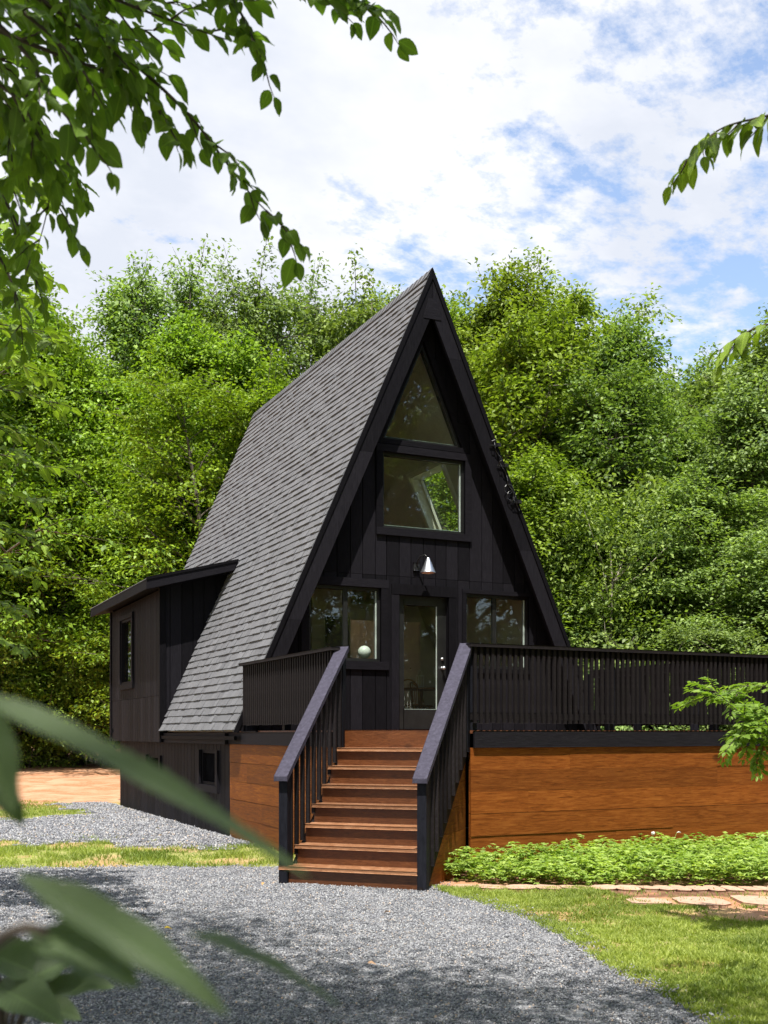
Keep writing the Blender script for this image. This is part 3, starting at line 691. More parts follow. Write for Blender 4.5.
# barge boards on the front and rear gables, in lengths with butt joints
BW = .285
def barge(y0, y1, nm):
    for s in (-1, 1):
        m = MB()
        def X(z, off): return RX+s*((ZR-z)/MS-off)
        cuts_ = [1.53, 3.1 if s < 0 else 4.35, 5.6 if s < 0 else 7.15, None]
        for a_, b_ in zip(cuts_[:-1], cuts_[1:]):
            a_ = a_+.0015
            if b_ is None: pts = [(X(a_, 0), a_), (X(a_, BW), a_), (RX, ZR-BW*MS), (RX, ZR)]
            else: b2 = b_-.0015; pts = [(X(a_, 0), a_), (X(a_, BW), a_), (X(b2, BW), b2), (X(b2, 0), b2)]
            m.prism(pts, y0, y1, 'Y')
        # slim drip board on top
        pts = [(X(1.52, -.012), 1.51), (X(1.52, .05), 1.51), (RX, ZR-.05*MS), (RX, ZR+.03)]
        m.prism(pts, y0-.018, y0-.002, 'Y', tint=.0)
        part(m, 'barge_board', M['blackV'], roof, .003, label=nm)
barge(YG-.03, YG+.018, None); barge(YB+.002, YB+.05, None)
m = MB(); m.prism([(RX-.15, 7.70), (RX+.15, 7.70), (RX+.06, 8.0), (RX-.06, 8.0)], YG-.038, YG-.031, 'Y'); part(m, 'peak_plate', M['blackX'], roof, .003)

# skylight
def onR(z, off): return xr(z, off)
m = MB()
def skb(z0, z1, y0, y1, o0, o1, mm): mm.prism([(xr(z1, o0), z1), (xr(z0, o0), z0), (xr(z0, o1), z0), (xr(z1, o1), z1)], y0, y1, 'Y', tint=.5)
skb(SKZ0-.06, SKZ1+.06, SKY0-.06, SKY0, -.05, .02, m); skb(SKZ0-.06, SKZ1+.06, SKY1, SKY1+.06, -.05, .02, m)
skb(SKZ1, SKZ1+.06, SKY0, SKY1, -.05, .02, m); skb(SKZ0-.06, SKZ0, SKY0, SKY1, -.05, .02, m)
sk = part(m, 'skylight', M['frame'], roof)
g = MB(); skb(SKZ0, SKZ1, SKY0, SKY1, -.012, -.004, g); part(g, 'pane', M['clear'], sk)
m = MB(); skb(SKZ0+.02, SKZ1-.02, SKY1-.022, SKY1-.002, .002, .235, m); skb(SKZ0+.02, SKZ1-.02, SKY0+.002, SKY0+.022, .002, .235, m)
skb(SKZ1-.022, SKZ1-.002, SKY0+.002, SKY1-.002, .002, .235, m); skb(SKZ0+.002, SKZ0+.018, SKY0+.002, SKY1-.002, .002, .235, m)
skb(SKZ0-.06, SKZ1+.06, SKY1+.0, SKY1+.07, RT+.035, .245, m); skb(SKZ0-.06, SKZ1+.06, SKY0-.07, SKY0, RT+.035, .245, m); skb(SKZ1+.0, SKZ1+.06, SKY0, SKY1, RT+.035, .245, m); skb(SKZ0-.06, SKZ0, SKY0, SKY1, RT+.035, .245, m)
skb(SKZ0+.05, SKZ1-.05, SKY1-.075, SKY1-.024, .02, .07, m)
part(m, 'skylight_lining', M['cream'], sk)

# interior lining, floors, partition
m = MB()
m.prism([(xl(1.52, RT+.003), 1.52), (xl(1.52, RT+.03), 1.52), (RX, ZR-(RT+.03)*MS), (RX, ZR-(RT+.003)*MS)], YF+.13, YB-.1, 'Y')
def rs2(z0, z1, y0, y1): m.prism([(xr(z1, RT+.003), z1), (xr(z0, RT+.003), z0), (xr(z0, RT+.03), z0), (xr(z1, RT+.03), z1)], y0, y1, 'Y')
m.prism([(RX, ZR-(RT+.003)*MS), (xr(SKZ1, RT+.003), SKZ1), (xr(SKZ1, RT+.03), SKZ1), (RX, ZR-(RT+.03)*MS)], YF+.13, YB-.1, 'Y')
rs2(1.52, SKZ0, YF+.13, YB-.1); rs2(SKZ0, SKZ1, YF+.13, SKY0); rs2(SKZ0, SKZ1, SKY1, YB-.1)
m.prism([(xl(1.52, RT+.04), 1.52), (xr(1.52, RT+.04), 1.52), (xr(3.9, RT+.04), 3.9), (xl(3.9, RT+.04), 3.9)], 18.6, 18.68, 'Y', holes=[rect(7.6, 1.53, 9.6, 3.6)])
m.box(6.75, 17.0, 1.52, 7.45, 17.1, 3.9)
part(m, 'inner_wall', M['plaster'])
m = MB(); m.box(4.95, YF+.125, 1.44, 10.5, YB-.1, 1.515); m.box(5.75, YF+.125, 3.9, 9.65, 19.2, 4.02); part(m, 'inner_floor', M['floorin'])
m = MB(); m.prism([(xl(1.50, .17), 1.50), (xr(1.50, .17), 1.50), (RX, ZR-.17*MS)], YB-.12, YB-.02, 'Y', holes=[rect(6.0, 1.7, 9.4, 3.7), rect(6.9, 4.4, 8.5, 5.9)]); rw_ = part(m, 'rear_wall', M['blackV'])  # unseen rear openings, made large to let more light into the rooms
g = MB(); g.box(6.0, YB-.07, 1.7, 9.4, YB-.064, 3.7); part(g, 'pane', M['glass'], rw_)
g = MB(); g.box(6.9, YB-.07, 4.4, 8.5, YB-.064, 5.9); part(g, 'pane', M['glass'], rw_)

# shed dormer on the left slope
XD, YD0, YD1, ZD = 4.66, 18.80, 23.0, 3.98
m = MB(); DWIN = [(20.98, 2.45), (21.98, 2.45), (21.98, 3.72), (20.98, 3.72)]
m.prism([(YD0+.03, 1.34), (YD1-.02, 1.34), (YD1-.02, ZD), (YD0+.03, ZD)], XD+.03, XD+.12, 'X', holes=[DWIN], tint=.1)
dorm = part(m, 'dormer', M['blackV'], label='flat roofed side dormer with one narrow window')
siding('siding', [(YD0+.03, 1.34), (YD1, 1.34), (YD1, ZD), (YD0+.03, ZD)], [DWIN], lambda u, v, w_: (XD+.026-w_, u, v), .022, .2035, .010, M['blackV'], dorm, .1, hjoint=(2.15,))
chk = [(XD+.005, 1.50), (xl(4.40)+.02, 4.40), (XD+.005, 4.02)]
m = MB(); m.prism([(XD+.03, 1.55), (xl(4.36), 4.36), (XD+.03, 4.0)], YD0+.03, YD0+.1, 'Y', tint=.1); part(m, 'dormer_cheek', M['blackV'], dorm)
siding('cheek_siding', chk, [], lambda u, v, w_: (u, YD0+.027-w_, v), .022, .2035, .012, M['blackV'], dorm, .16)
m = MB(); m.box(XD-.022, YD0-.02, 1.34, XD+.09, YD0+.06, 4.0); part(m, 'corner_board', M['blackV'], dorm, .003)
m = MB(); m.box(XD-.022, YD1-.09, 1.34, XD+.002, YD1+.02, 4.0); part(m, 'corner_board', M['blackV'], dorm, .003)
m = MB(); m.box(XD+.03, YD1-.1, 1.34, xl(4.3), YD1-.021, 4.1); part(m, 'dormer_back', M['blackV'], dorm)
XE, YE0, YE1 = 4.36, 18.42, 23.45
def zt(x): return 4.09+(x-XE)*.262
m = MB(); m.prism([(XE, zt(XE)), (xl(zt(5.95))+.05, zt(5.95)), (xl(zt(5.95))+.05, zt(5.95)-.15), (XE, zt(XE)-.15)], YE0+.03, YE1, 'Y', tint=.2)
dr = part(m, 'dormer_roof', M['blackX'], dorm)
m = MB(); m.prism([(XE-.03, zt(XE)+.01), (xl(4.42)+.0, zt(5.93)+.01), (xl(4.42)-.07, zt(5.93)-.165), (XE-.03, zt(XE)-.165)], YE0-.01, YE0+.028, 'Y')
m.prism([(XE-.035, zt(XE)+.03), (xl(4.42)+.0, zt(5.93)+.03), (xl(4.42)-.0, zt(5.93)-.01), (XE-.035, zt(XE)-.01)], YE0-.025, YE0-.011, 'Y', tint=0)
part(m, 'rake_board', M['blackX'], dr, .003)
m = MB(); m.box(XE-.032, YE0+.03, zt(XE)-.165, XE-.002, YE1, zt(XE)+.012); part(m, 'eave_board', M['blackY'], dr, .003)
m = MB()
for i in range(11):
    x0_ = XE-.04+i*.145; y = YE0-.02
    while y < YE1:
        y1 = min(y+random.choice((.2, .28, .33)), YE1+.01)
        b = len(m.v); m.v += [(x0_, y+.001, zt(x0_)+.022), (x0_, y1-.001, zt(x0_)+.022), (x0_+.16, y1-.001, zt(x0_+.16)+.008), (x0_+.16, y+.001, zt(x0_+.16)+.008), (x0_, y+.001, zt(x0_)+.008), (x0_, y1-.001, zt(x0_)+.008)]
        tn = random.random(); m.f += [(b, b+1, b+2, b+3), (b, b+4, b+5, b+1)]; m.t += [tn, tn]; y = y1
part(m, 'dormer_shingles', M['shingle'], dr)
m = MB()
for q in ([(20.98, 2.45), (21.98, 2.45), (21.98, 2.50), (20.98, 2.50)], [(20.98, 3.67), (21.98, 3.67), (21.98, 3.72), (20.98, 3.72)], [(20.98, 2.5), (21.03, 2.5), (21.03, 3.67), (20.98, 3.67)], [(21.93, 2.5), (21.98, 2.5), (21.98, 3.67), (21.93, 3.67)]):
    m.prism(q, XD+.0, XD+.1, 'X', tint=.5)
dw_ = part(m, 'window', M['blackY'], dorm, label='narrow side window of the dormer'); g = MB(); g.box(XD+.05, 21.03, 2.5, XD+.056, 21.93, 3.67); part(g, 'pane', M['glass'], dw_)
m = MB()
for q in ([(20.88, 2.35), (22.08, 2.35), (22.08, 2.45), (20.88, 2.45)], [(20.88, 3.72), (22.08, 3.72), (22.08, 3.80), (20.88, 3.80)], [(20.88, 2.45), (20.98, 2.45), (20.98, 3.72), (20.88, 3.72)], [(21.98, 2.45), (22.08, 2.45), (22.08, 3.72), (21.98, 3.72)]): m.prism(q, XD-.035, XD+.003, 'X')
part(m, 'window_trim', M['blackY'], dw_, .003)
m = MB(); m.box(XD+.6, 19.0, 1.5, XD+.68, 22.8, 3.9); part(m, 'inner_partition', M['indark'], dorm)

# skirt board under the eave and the cellar
m = MB(); m.box(4.70, 15.22, 1.335, 4.76, 18.78, 1.50); m.box(4.66, 14.66, 1.40, 4.70, 18.78, 1.455, tint=0); m.box(4.76, YF-.3, 1.38, 10.6, YF+.3, 1.435, tint=0)
part(m, 'skirt_board', M['blackY'], None, .003)
CW = [[(15.93, .70), (16.80, .70), (16.80, 1.24), (15.93, 1.24)], [(19.40, .62), (20.36, .62), (20.36, 1.10), (19.40, 1.10)]]
m = MB(); m.prism([(15.24, -.3), (22.75, -.3), (22.75, 1.34), (15.24, 1.34)], 4.83, 4.95, 'X', holes=CW, tint=.1)
m.box(5.25, 15.34, -.3, 5.3, 22.6, 1.33, tint=.1); m.box(4.85, 15.24, -.3, 10.5, 15.34, 1.34, tint=.1); m.box(4.85, 22.65, -.3, 10.5, 22.75, 1.34, tint=.1); m.box(10.38, 15.34, -.3, 10.5, 22.65, 1.34, tint=.1)  # inner dark panel added behind the windows to keep the cellar black
cel = part(m, 'cellar_wall', M['blackV'])
siding('siding', [(15.24, -.1), (22.77, -.1), (22.77, 1.333), (15.24, 1.333)], CW, lambda u, v, w_: (4.826-w_, u, v), .022, .2035, .012, M['blackV'], cel, .1)
for (a0, b0), _, (a1, b1), _ in CW:
    m = MB()
    for q in ([(a0, b0), (a1, b0), (a1, b0+.05), (a0, b0+.05)], [(a0, b1-.05), (a1, b1-.05), (a1, b1), (a0, b1)], [(a0, b0+.05), (a0+.05, b0+.05), (a0+.05, b1-.05), (a0, b1-.05)], [(a1-.05, b0+.05), (a1, b0+.05), (a1, b1-.05), (a1-.05, b1-.05)]): m.prism(q, 4.82, 4.9, 'X', tint=.5)
    cwn = part(m, 'cellar_window', M['blackY'], cel); g = MB(); g.box(4.87, a0+.05, b0+.05, 4.876, a1-.05, b1-.05); part(g, 'pane', M['screen'], cwn)  # pane is plain black instead of glass, cellar darkness put into its colour
    m = MB()
    for q in ([(a0-.1, b0-.1), (a1+.1, b0-.1), (a1+.1, b0), (a0-.1, b0)], [(a0-.1, b0), (a0, b0), (a0, min(b1, 1.33)), (a0-.1, min(b1, 1.33))], [(a1, b0), (a1+.1, b0), (a1+.1, min(b1, 1.33)), (a1, min(b1, 1.33))]): m.prism(q, 4.765, 4.803, 'X')
    part(m, 'window_trim', M['blackY'], cwn, .003)

# wall lamp
lx, ly, lz = 7.68, YF-.27, 3.90
lamp = thing('wall_lamp', 'conical brushed steel gooseneck lamp on the wall above the door', 'wall lamp', loc=(lx, YF-.03, lz+.2))
def lp(mb, name, mat, **k):
    mb.v = [(x-lx, y-(YF-.03), z-lz-.2) for x, y, z in mb.v]; return mb.build(name, mat, lamp, **k)
m = MB(); m.lathe((lx, ly, lz), [(.022, .225), (.03, .21), (.112, .01), (.114, 0), (.108, .004), (.026, .20), (.001, .205)], 32); m.lathe((lx, ly, lz), [(.001, .235), (.02, .232), (.022, .2)], 16); lp(m, 'lamp_shade', M['steel'], smooth=True)
m = MB(); m.lathe((lx, ly, lz), [(.001, -.012), (.03, -.008), (.042, .02), (.03, .06)], 16); m.lathe((lx, ly, lz), [(.104, .0055), (.06, .05), (.03, .12)], 24); lp(m, 'lamp_bulb', M['bulb'], smooth=True)
m = MB(); m.tube([(lx-.08, YF-.05, lz+.12), (lx-.085, YF-.09, lz+.20), (lx-.07, YF-.16, lz+.265), (lx-.035, ly+.03, lz+.275), (lx, ly, lz+.225)], .010, 8); lp(m, 'lamp_arm', M['black'], smooth=True)
m = MB(); m.box(lx-.13, YF-.055, lz+.06, lx-.03, YF-.027, lz+.18); lp(m, 'mounting_plate', M['black'], bevel=.006)

# globe lamp and room pieces seen through the glass
gx, gy = 6.86, 15.14
m = MB(); m.lathe((0, 0, 0), [(.001, -.10)]+[(.1*math.sin(a_), -.1*math.cos(a_)) for a_ in np.linspace(.1, math.pi-.1, 14)]+[(.001, .10)], 24)
gl = thing('globe_lamp', 'round white globe lamp standing inside the left window', 'table lamp', loc=(gx, gy, 2.50))
o = m.build('globe', M['white'], gl, smooth=True); o.location = (0, 0, .22)
m = MB(); m.lathe((0, 0, 0), [(.001, 0), (.06, 0), (.06, .015), (.012, .03), (.012, .13)], 16); m.build('lamp_base', M['black'], gl, smooth=True)
tb = thing('side_table', 'dark narrow table holding the globe lamp behind the left window', 'table', loc=(6.75, 15.24, 1.515))
m = MB(); m.box(-.55, -.2, .945, .4, .2, .985); m.build('table_top', M['indark'], tb, .005)
for sx_ in (-.52, .36):
    for sy_ in (-.17, .13):
        m = MB(); m.box(sx_, sy_, 0, sx_+.04, sy_+.04, .945); m.build('leg', M['indark'], tb)
m = MB(); m.box(6.98, 16.93, 2.35, 7.40, 16.99, 3.45); tag(m.build('wall_panel', M['indark']), 'tall black panel hanging on the pale partition behind the globe lamp', 'panel')
m = MB(); m.box(6.1, 18.5, 1.52, 7.3, 18.59, 3.2); tag(m.build('wooden_screen', M['inwood']), 'brown wooden screen at the back of the room behind the left window', 'screen')
def chair(loc, rz, label):
    c = thing('dining_chair', label, 'chair', 'dining chairs behind the glass door', loc, rz)
    m = MB(); m.lathe((0, 0, .44), [(.001, .03), (.2, .03), (.215, .015), (.2, 0), (.001, 0)], 20); m.build('seat', M['inwood'], c, smooth=False)
    for a_ in (.8, 2.35, 3.9, 5.5):
        m = MB(); m.tube([(.14*math.cos(a_), .14*math.sin(a_), .44), (.22*math.cos(a_), .22*math.sin(a_), 0)], [.018, .012], 6); m.build('leg', M['inwood'], c)
    m = MB(); m.tube([(.2*math.cos(a_), .2*math.sin(a_), .46+.42*math.sin((a_-.3)/(math.pi-.6)*math.pi)**.5) for a_ in np.linspace(.32, math.pi-.32, 14)], .014, 6)
    for k_ in np.linspace(.8, math.pi-.8, 5): m.tube([(.18*math.cos(k_), .18*math.sin(k_), .46), (.2*math.cos(k_), .2*math.sin(k_), .8)], .006, 4)
    m.build('backrest', M['inwood'], c)
chair((8.35, 16.6, 1.515), 2.6, 'bentwood chair nearest the glass door'); chair((8.95, 17.3, 1.515), .6, 'bentwood chair on the far side behind the glass door')
dt = thing('dining_table', 'round wooden table between chairs behind the glass door', 'table', loc=(8.75, 16.95, 1.515))
m = MB(); m.lathe((0, 0, 0), [(.001, .76), (.4, .76), (.4, .73), (.001, .73)], 28); m.build('table_top', M['inwood'], dt)
m = MB(); m.lathe((0, 0, 0), [(.25, 0), (.22, .03), (.04, .06), (.03, .4), (.05, .73)], 16); m.build('pedestal', M['inwood'], dt)
ln = thing('lantern', 'small white lantern standing on the round table inside', 'lantern', loc=(8.66, 16.8, 2.275))
m = MB(); m.box(-.05, -.05, 0, .05, .05, .02); m.box(-.05, -.05, .2, .05, .05, .22)
for q in ((-.05, -.05), (.04, -.05), (-.05, .04), (.04, .04)): m.box(q[0], q[1], .02, q[0]+.01, q[1]+.01, .2)
m.build('lantern_frame', M['white'], ln); m = MB(); m.tube([(-.04, 0, .22), (-.03, 0, .29), (0, 0, .31), (.03, 0, .29), (.04, 0, .22)], .004, 5); m.build('handle', M['white'], ln)

# cable on the right barge board
cb_ = thing('utility_cable', 'black service cable with insulator hooks on the right gable edge', 'cable', loc=(xr(5.9), YG-.04, 5.9))
def off(mb, name, mat, par, c): mb.v = [(x-c[0], y-c[1], z-c[2]) for x, y, z in mb.v]; return mb.build(name, mat, par)
cc_ = (xr(5.9), YG-.04, 5.9)
m = MB(); zz_ = list(np.linspace(6.05, 4.95, 26)); m.tube([(xr(z_)-.06+.02*math.sin(i*1.1), YG-.075-.012*math.cos(i*1.7), z_) for i, z_ in enumerate(zz_)], .007, 5)
for cz in (5.27, 5.17): m.tube([(xr(cz)-.10+.075*math.cos(a_), YG-.075-.01*math.sin(3*a_), cz+.075*math.sin(a_)) for a_ in np.linspace(0, 6.0, 14)], .006, 5)
off(m, 'cable', M['black'], cb_, cc_)
for cz in (5.92, 5.62, 5.08):
    m = MB(); m.box(xr(cz)-.14, YG-.058, cz-.012, xr(cz)+.02, YG-.049, cz+.012); m.box(xr(cz)-.03, YG-.11, cz-.02, xr(cz)+.03, YG-.058, cz+.03)
    m.tube([(xr(cz)-.12, YG-.06, cz), (xr(cz)-.13, YG-.11, cz+.05), (xr(cz)-.08, YG-.12, cz+.07)], .007, 5); off(m, 'insulator_hook', M['black'], cb_, cc_)
# ------------------------------------------------------------------ deck
DX0, DY0, DX1, DYB = 4.78, 10.26, 10.17, 14.84
LPt = Vector((4.80, 11.34, 0)); RPt = Vector((5.88, 10.26, 0)); ZDK = 1.53
deck = thing('deck', 'raised deck with orange cedar skirting and black beam in front of the cabin', 'deck', loc=(7.5, 12.5, 0))
DO = (7.5, 12.5, 0)
def dpart(mb, name, mat, parent=None, bevel=0, label=None):
    mb.v = [(x-DO[0], y-DO[1], z-DO[2]) for x, y, z in mb.v]
    o = mb.build(name, mat, parent or deck, bevel)
    if label: o['label'] = label
    return o
m = MB()
y = DY0+.01
while y < DYB:      # floor boards along X
    y1 = min(y+.138, DYB)
    xa = max(DX0+.01, 4.80+(11.34-y)+.02) if y < 11.34 else DX0+.01
    xb_ = max(DX0+.01, 4.80+(11.34-y1)+.02) if y1 < 11.34 else DX0+.01
    m.prism([(xa, y), (DX1-.01, y), (DX1-.01, y1-.005), (xb_, y1-.005)], 1.495, ZDK, tint=random.random()); y = y1
dpart(m, 'floor', M['deck'])
m = MB()
for x in np.arange(5.2, 10.1, .6): m.box(x, 11.5, 1.3, x+.04, DYB-.02, 1.494)
dpart(m, 'joist', M['frame'])
# black beam
m = MB(); m.box(5.93, DY0-.035, 1.345, DX1+.03, DY0+.002, ZDK-.008); dpart(m, 'beam', M['blackX'], None, .004)
m = MB(); m.box(DX0-.035, 11.36, 1.345, DX0+.002, 15.20, ZDK-.02); m.box(DX0-.03, 14.0, ZDK-.015, DX0-.001, 14.62, ZDK); dpart(m, 'beam', M['blackY'], None, .004)
m = MB(); m.box(DX1-.002, DY0+.004, 1.345, DX1+.033, 14.55, ZDK-.008); dpart(m, 'beam', M['blackY'], None, .004)
# orange skirting planks
def planks(axis, u0, u1, z0, z1, lo, hi, name, mat, h=.238):
    m = MB(); z = z1; r = 0
    while z > z0:
        za = max(z-h, z0); u = u0; 
        cuts_ = [u0+(u1-u0)*(.30, .80, .17, .64, .45, .7)[r % 6]]
        wob = random.uniform(-.004, .004)
        for q in cuts_+[u1]:
            q = min(q, u1); s = random.uniform(0, .010)
            (m.prism([(u+.0015, za+.004+wob), (q-.0015, za+.004+wob), (q-.0015, z-.0055), (u+.0015, z-.0055)], lo-s, hi, axis)); u = q
        z = za; r += 1
    return dpart(m, name, mat, None, .003)
planks('Y', 5.90, DX1, -.12, 1.343, DY0, DY0+.035, 'skirting', M['orangeX'])
planks('X', 11.36, 15.22, -.12, 1.343, DX0-.0, DX0+.035, 'skirting', M['orangeY'], .262)
planks('X', DY0+.04, 14.6, -.12, 1.343, DX1-.035, DX1, 'skirting', M['orangeY'])
m = MB()
for x in (6.2, 7.8, 9.4):
    for y in (10.6, 12.6, 14.3): m.box(x-.06, y-.06, -.1, x+.06, y+.06, 1.3)
dpart(m, 'pier', M['frame'])
m = MB(); m.box(5.95, DY0+.037, -.1, DX1-.04, DY0+.042, 1.33); dpart(m, 'dark_backing', M['frame'])  # black sheet added so the gaps between front planks read dark
m = MB(); m.box(DX0+.037, 11.5, -.1, DX0+.042, 15.1, 1.33); dpart(m, 'dark_backing', M['frame'])  # added black sheet, darkens the side plank gaps
# railings
bal_mesh = {}
def baluster(x, y, z0, z1, parent, rng=True):
    k = round(z1-z0, 3)
    if k not in bal_mesh:
        b = MB(); b.box(-.017, -.019, 0, .017, .019, k, tint=.5); o = b.build('baluster', M['rail'], parent, .003); bal_mesh[k] = o
    else:
        o = bal_mesh[k].copy(); COL.objects.link(o); o.parent = parent
    pw = parent.get('_o', (0, 0, 0)); o.location = (x-pw[0], y-pw[1], z0-pw[2]); return o
def railing(p0, p1, posts, pitch, inward, label, n_ind=200):
    """railing from p0 to p1 (2D)"""
    p0 = Vector(p0); p1 = Vector(p1); d = (p1-p0); Lr = d.length; d.normalize(); nrm = Vector(inward)
    mb = MB()
    def bx(a_, b_, z0, z1, o0, o1):
        q = [p0+d*a_+nrm*o0, p0+d*b_+nrm*o0, p0+d*b_+nrm*o1, p0+d*a_+nrm*o1]; mb.prism([tuple(v) for v in q], z0, z1, tint=random.random())
    bx(-.03, Lr+.03, 2.425, 2.462, -.045, .07)                      # cap
    bx(0, Lr, 2.34, 2.423, .022, .060); bx(0, Lr, 1.645, 1.72, .022, .060)     # rails behind the pickets
    mb.v = [(x-DO[0], y-DO[1], z) for x, y, z in mb.v]
    r = mb.build('railing', M['rail'], deck, .004); r['label'] = label
    for s in posts:
        q = MB(); c = p0+d*s+nrm*.075; hx = d*.044; hy = nrm*.044
        q.obox((c.x-DO[0], c.y-DO[1], (ZDK+2.405)/2), (hx.x, hx.y, 0), (hy.x, hy.y, 0), (0, 0, (2.405-ZDK)/2)); q.build('post', M['post'], r, .005)
    n = int(Lr/pitch); stuff = MB()
    for i in range(n):
        s = pitch*(i+.6)+random.uniform(-.004, .004); c = p0+d*s+nrm*.0
        if i < n_ind:
            o = baluster(c.x, c.y, 1.605+random.uniform(-.004, .004), 2.422, r); o.location = (c.x-DO[0], c.y-DO[1], o.location.z)
            o.rotation_euler = (0, 0, random.uniform(-.03, .03))
        else:
            hx = d*.019; hy = nrm*.019; stuff.obox((c.x-DO[0], c.y-DO[1], 2.007), (hx.x, hx.y, 0), (hy.x, hy.y, 0), (0, 0, .40))
    if stuff.v: stuff.build('baluster', M['rail'], r)['kind'] = 'stuff'
    return r
front_r = railing((5.90, DY0-.02), (DX1, DY0-.02), (.05, 1.87, 3.42, 4.22), .0722, (0, 1), 'front railing right of the stairs')
left_r = railing((DX0-.02, 11.34), (DX0-.02, 14.60), (.05, 1.7, 3.2), .080, (1, 0), 'left railing meeting the shingle roof')
side_r = railing((DX1+.015, DY0+.1), (DX1+.015, 13.9), (1.2, 2.4, 3.55), .085, (-1, 0), 'far side railing at the right end', 0)

# ------------------------------------------------------------------ staircase
RUN, RIS, WS = .216, ZDK/8, 1.527
st = thing('staircase', 'brown wooden stairs with sloping blue black handrails up to the deck', 'staircase', loc=(LPt.x, LPt.y, 0), rz=math.radians(-45))
def sp_(mb, name, mat, parent=None, bevel=0, label=None):
    o = mb.build(name, mat, parent or st, bevel)
    if label: o['label'] = label
    return o
for n in range(0, 8):
    zt_ = ZDK-n*RIS; d_ = n*RUN
    u0, u1 = (.085, WS-.085); 
    if n == 7: u0 = .005
    if n == 0:
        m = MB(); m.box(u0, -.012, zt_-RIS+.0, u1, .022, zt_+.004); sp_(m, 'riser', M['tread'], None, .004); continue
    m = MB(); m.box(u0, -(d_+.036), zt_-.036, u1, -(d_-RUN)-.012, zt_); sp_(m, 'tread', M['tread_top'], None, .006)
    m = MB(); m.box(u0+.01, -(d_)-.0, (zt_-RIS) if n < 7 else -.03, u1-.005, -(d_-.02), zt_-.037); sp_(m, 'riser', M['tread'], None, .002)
def slope(d_): return ZDK-d_/RUN*RIS
# right hand closed side: black stringer over orange boards
def yz(pts): return [(-a_, b_) for a_, b_ in pts]
m = MB(); m.prism(yz([(.03, slope(.03)-.02), (1.50, slope(1.50)-.02+.03), (1.56, .0), (1.44, -.02), (.03, slope(.03)-.30)]), WS-.07, WS-.028, 'X'); sp_(m, 'stringer', M['rail'], None, .004)
m = MB(); z = 1.3
for zb in (-.05, .21, .47, .73, .99):
    za = zb+.257
    def dd(zv): return min(1.48, max(.0, (ZDK-.28-zv)*RUN/RIS))
    if dd(za) > .03 or dd(zb) > .03: m.prism(yz([(-.05, zb), (dd(zb), zb), (dd(za), za), (-.05, za)]), WS-.08, WS-.052, 'X')
sp_(m, 'side_panel', M['orangeY'], None, 0)
m = MB(); m.prism(yz([(.03, slope(.03)-.20), (1.50, slope(1.5)-.16), (1.50, -.03), (1.3, -.03), (.03, slope(.03)-.5)]), .06, .10, 'X'); sp_(m, 'stringer', M['rail'], None, .004)
# handrails
for s, u in ((0, .055), (1, WS-.04)):
    g0, g1 = (-.045, 2.47), (1.60, 1.075)
    m = MB(); m.prism(yz([g0, g1, (g1[0], g1[1]-.05), (g0[0], g0[1]-.05)]), u-.072, u+.072, 'X', tint=.5)
    hr = sp_(m, 'handrail', M['cap'], None, .004, 'left handrail' if s == 0 else 'right handrail')
    def top(d_): return g0[1]-.05-(d_-g0[0])*(g0[1]-g1[1])/(g1[0]-g0[0])
    m = MB(); m.prism(yz([(.02, top(.02)), (1.50, top(1.50)), (1.50, top(1.50)-.085), (.02, top(.02)-.085)]), u-.019, u+.019, 'X', tint=.5); sp_(m, 'under_rail', M['rail'], hr, .003)
    for nm, d_, z0_ in (('top_post', .02, 1.30), ('bottom_post', 1.50, -.04)):
        m = MB(); m.box(u-.047, -(d_+.047), z0_, u+.047, -(d_-.047), min(top(d_)-.012, 2.43)); sp_(m, 'post', M['post'], hr, .006)
    nb = 10
    for i in range(nb):
        d_ = .14+i*(1.30/(nb-1)); zb = slope(d_)-.10 if s == 0 else slope(d_)-.16
        uu = u+(.035 if s == 0 else .030)
        m = MB(); m.box(uu-.019, -(d_+.019), zb, uu+.019, -(d_-.019), top(d_)-.01); sp_(m, 'baluster', M['rail'], hr, .003)

# ------------------------------------------------------------------ edging bricks, flagstones
def slabmat(name, lo, hi):
    t = NT(name); f = t.noise(t.coords(), 18, 6, .7); tt = t.attr('tint')
    c = t.ramp(f, [(.3, lo), (.7, hi)]); c = t.mix(t.math('MULTIPLY', tt, .5), c, (.36, .22, .16))
    return t.done(t.pbr(c, .9, t.bump(f, .6, .01), .2))
MS_ = slabmat('sandstone', (.34, .21, .15), (.55, .38, .28))
def rock_slab(name, cx_, cy_, ln_, wd, hz, ang, z0=0):
    m = MB(); n = 12; pts = []
    for i in range(n):
        a_ = 2*math.pi*i/n+random.uniform(-.12, .12); ex_ = 9.0
        c_, s_ = math.cos(a_), math.sin(a_); r_ = (abs(c_)**ex_+abs(s_)**ex_)**(-1/ex_)*random.uniform(.95, 1.03)
        pts.append((c_*r_*ln_/2, s_*r_*wd/2))
    m.prism(pts, -.03, hz, tint=random.random()); o = m.build(name, MS_, None, min(.008, hz*.3))
    o.location = (cx_, cy_, z0); o.rotation_euler = (random.uniform(-.05, .05), random.uniform(-.05, .05), ang); return o
xb = 5.17; k = 0
ed = []
while xb < 8.0:
    ln_ = random.uniform(.20, .30) if xb < 6.6 else random.uniform(.13, .17)
    ed.append((xb+ln_*.44, ln_)); xb += ln_*.885+random.uniform(.004, .012)
lbl = {0: 'pale edging stone touching the right stair post', 1: 'second edging stone from the stair post'}
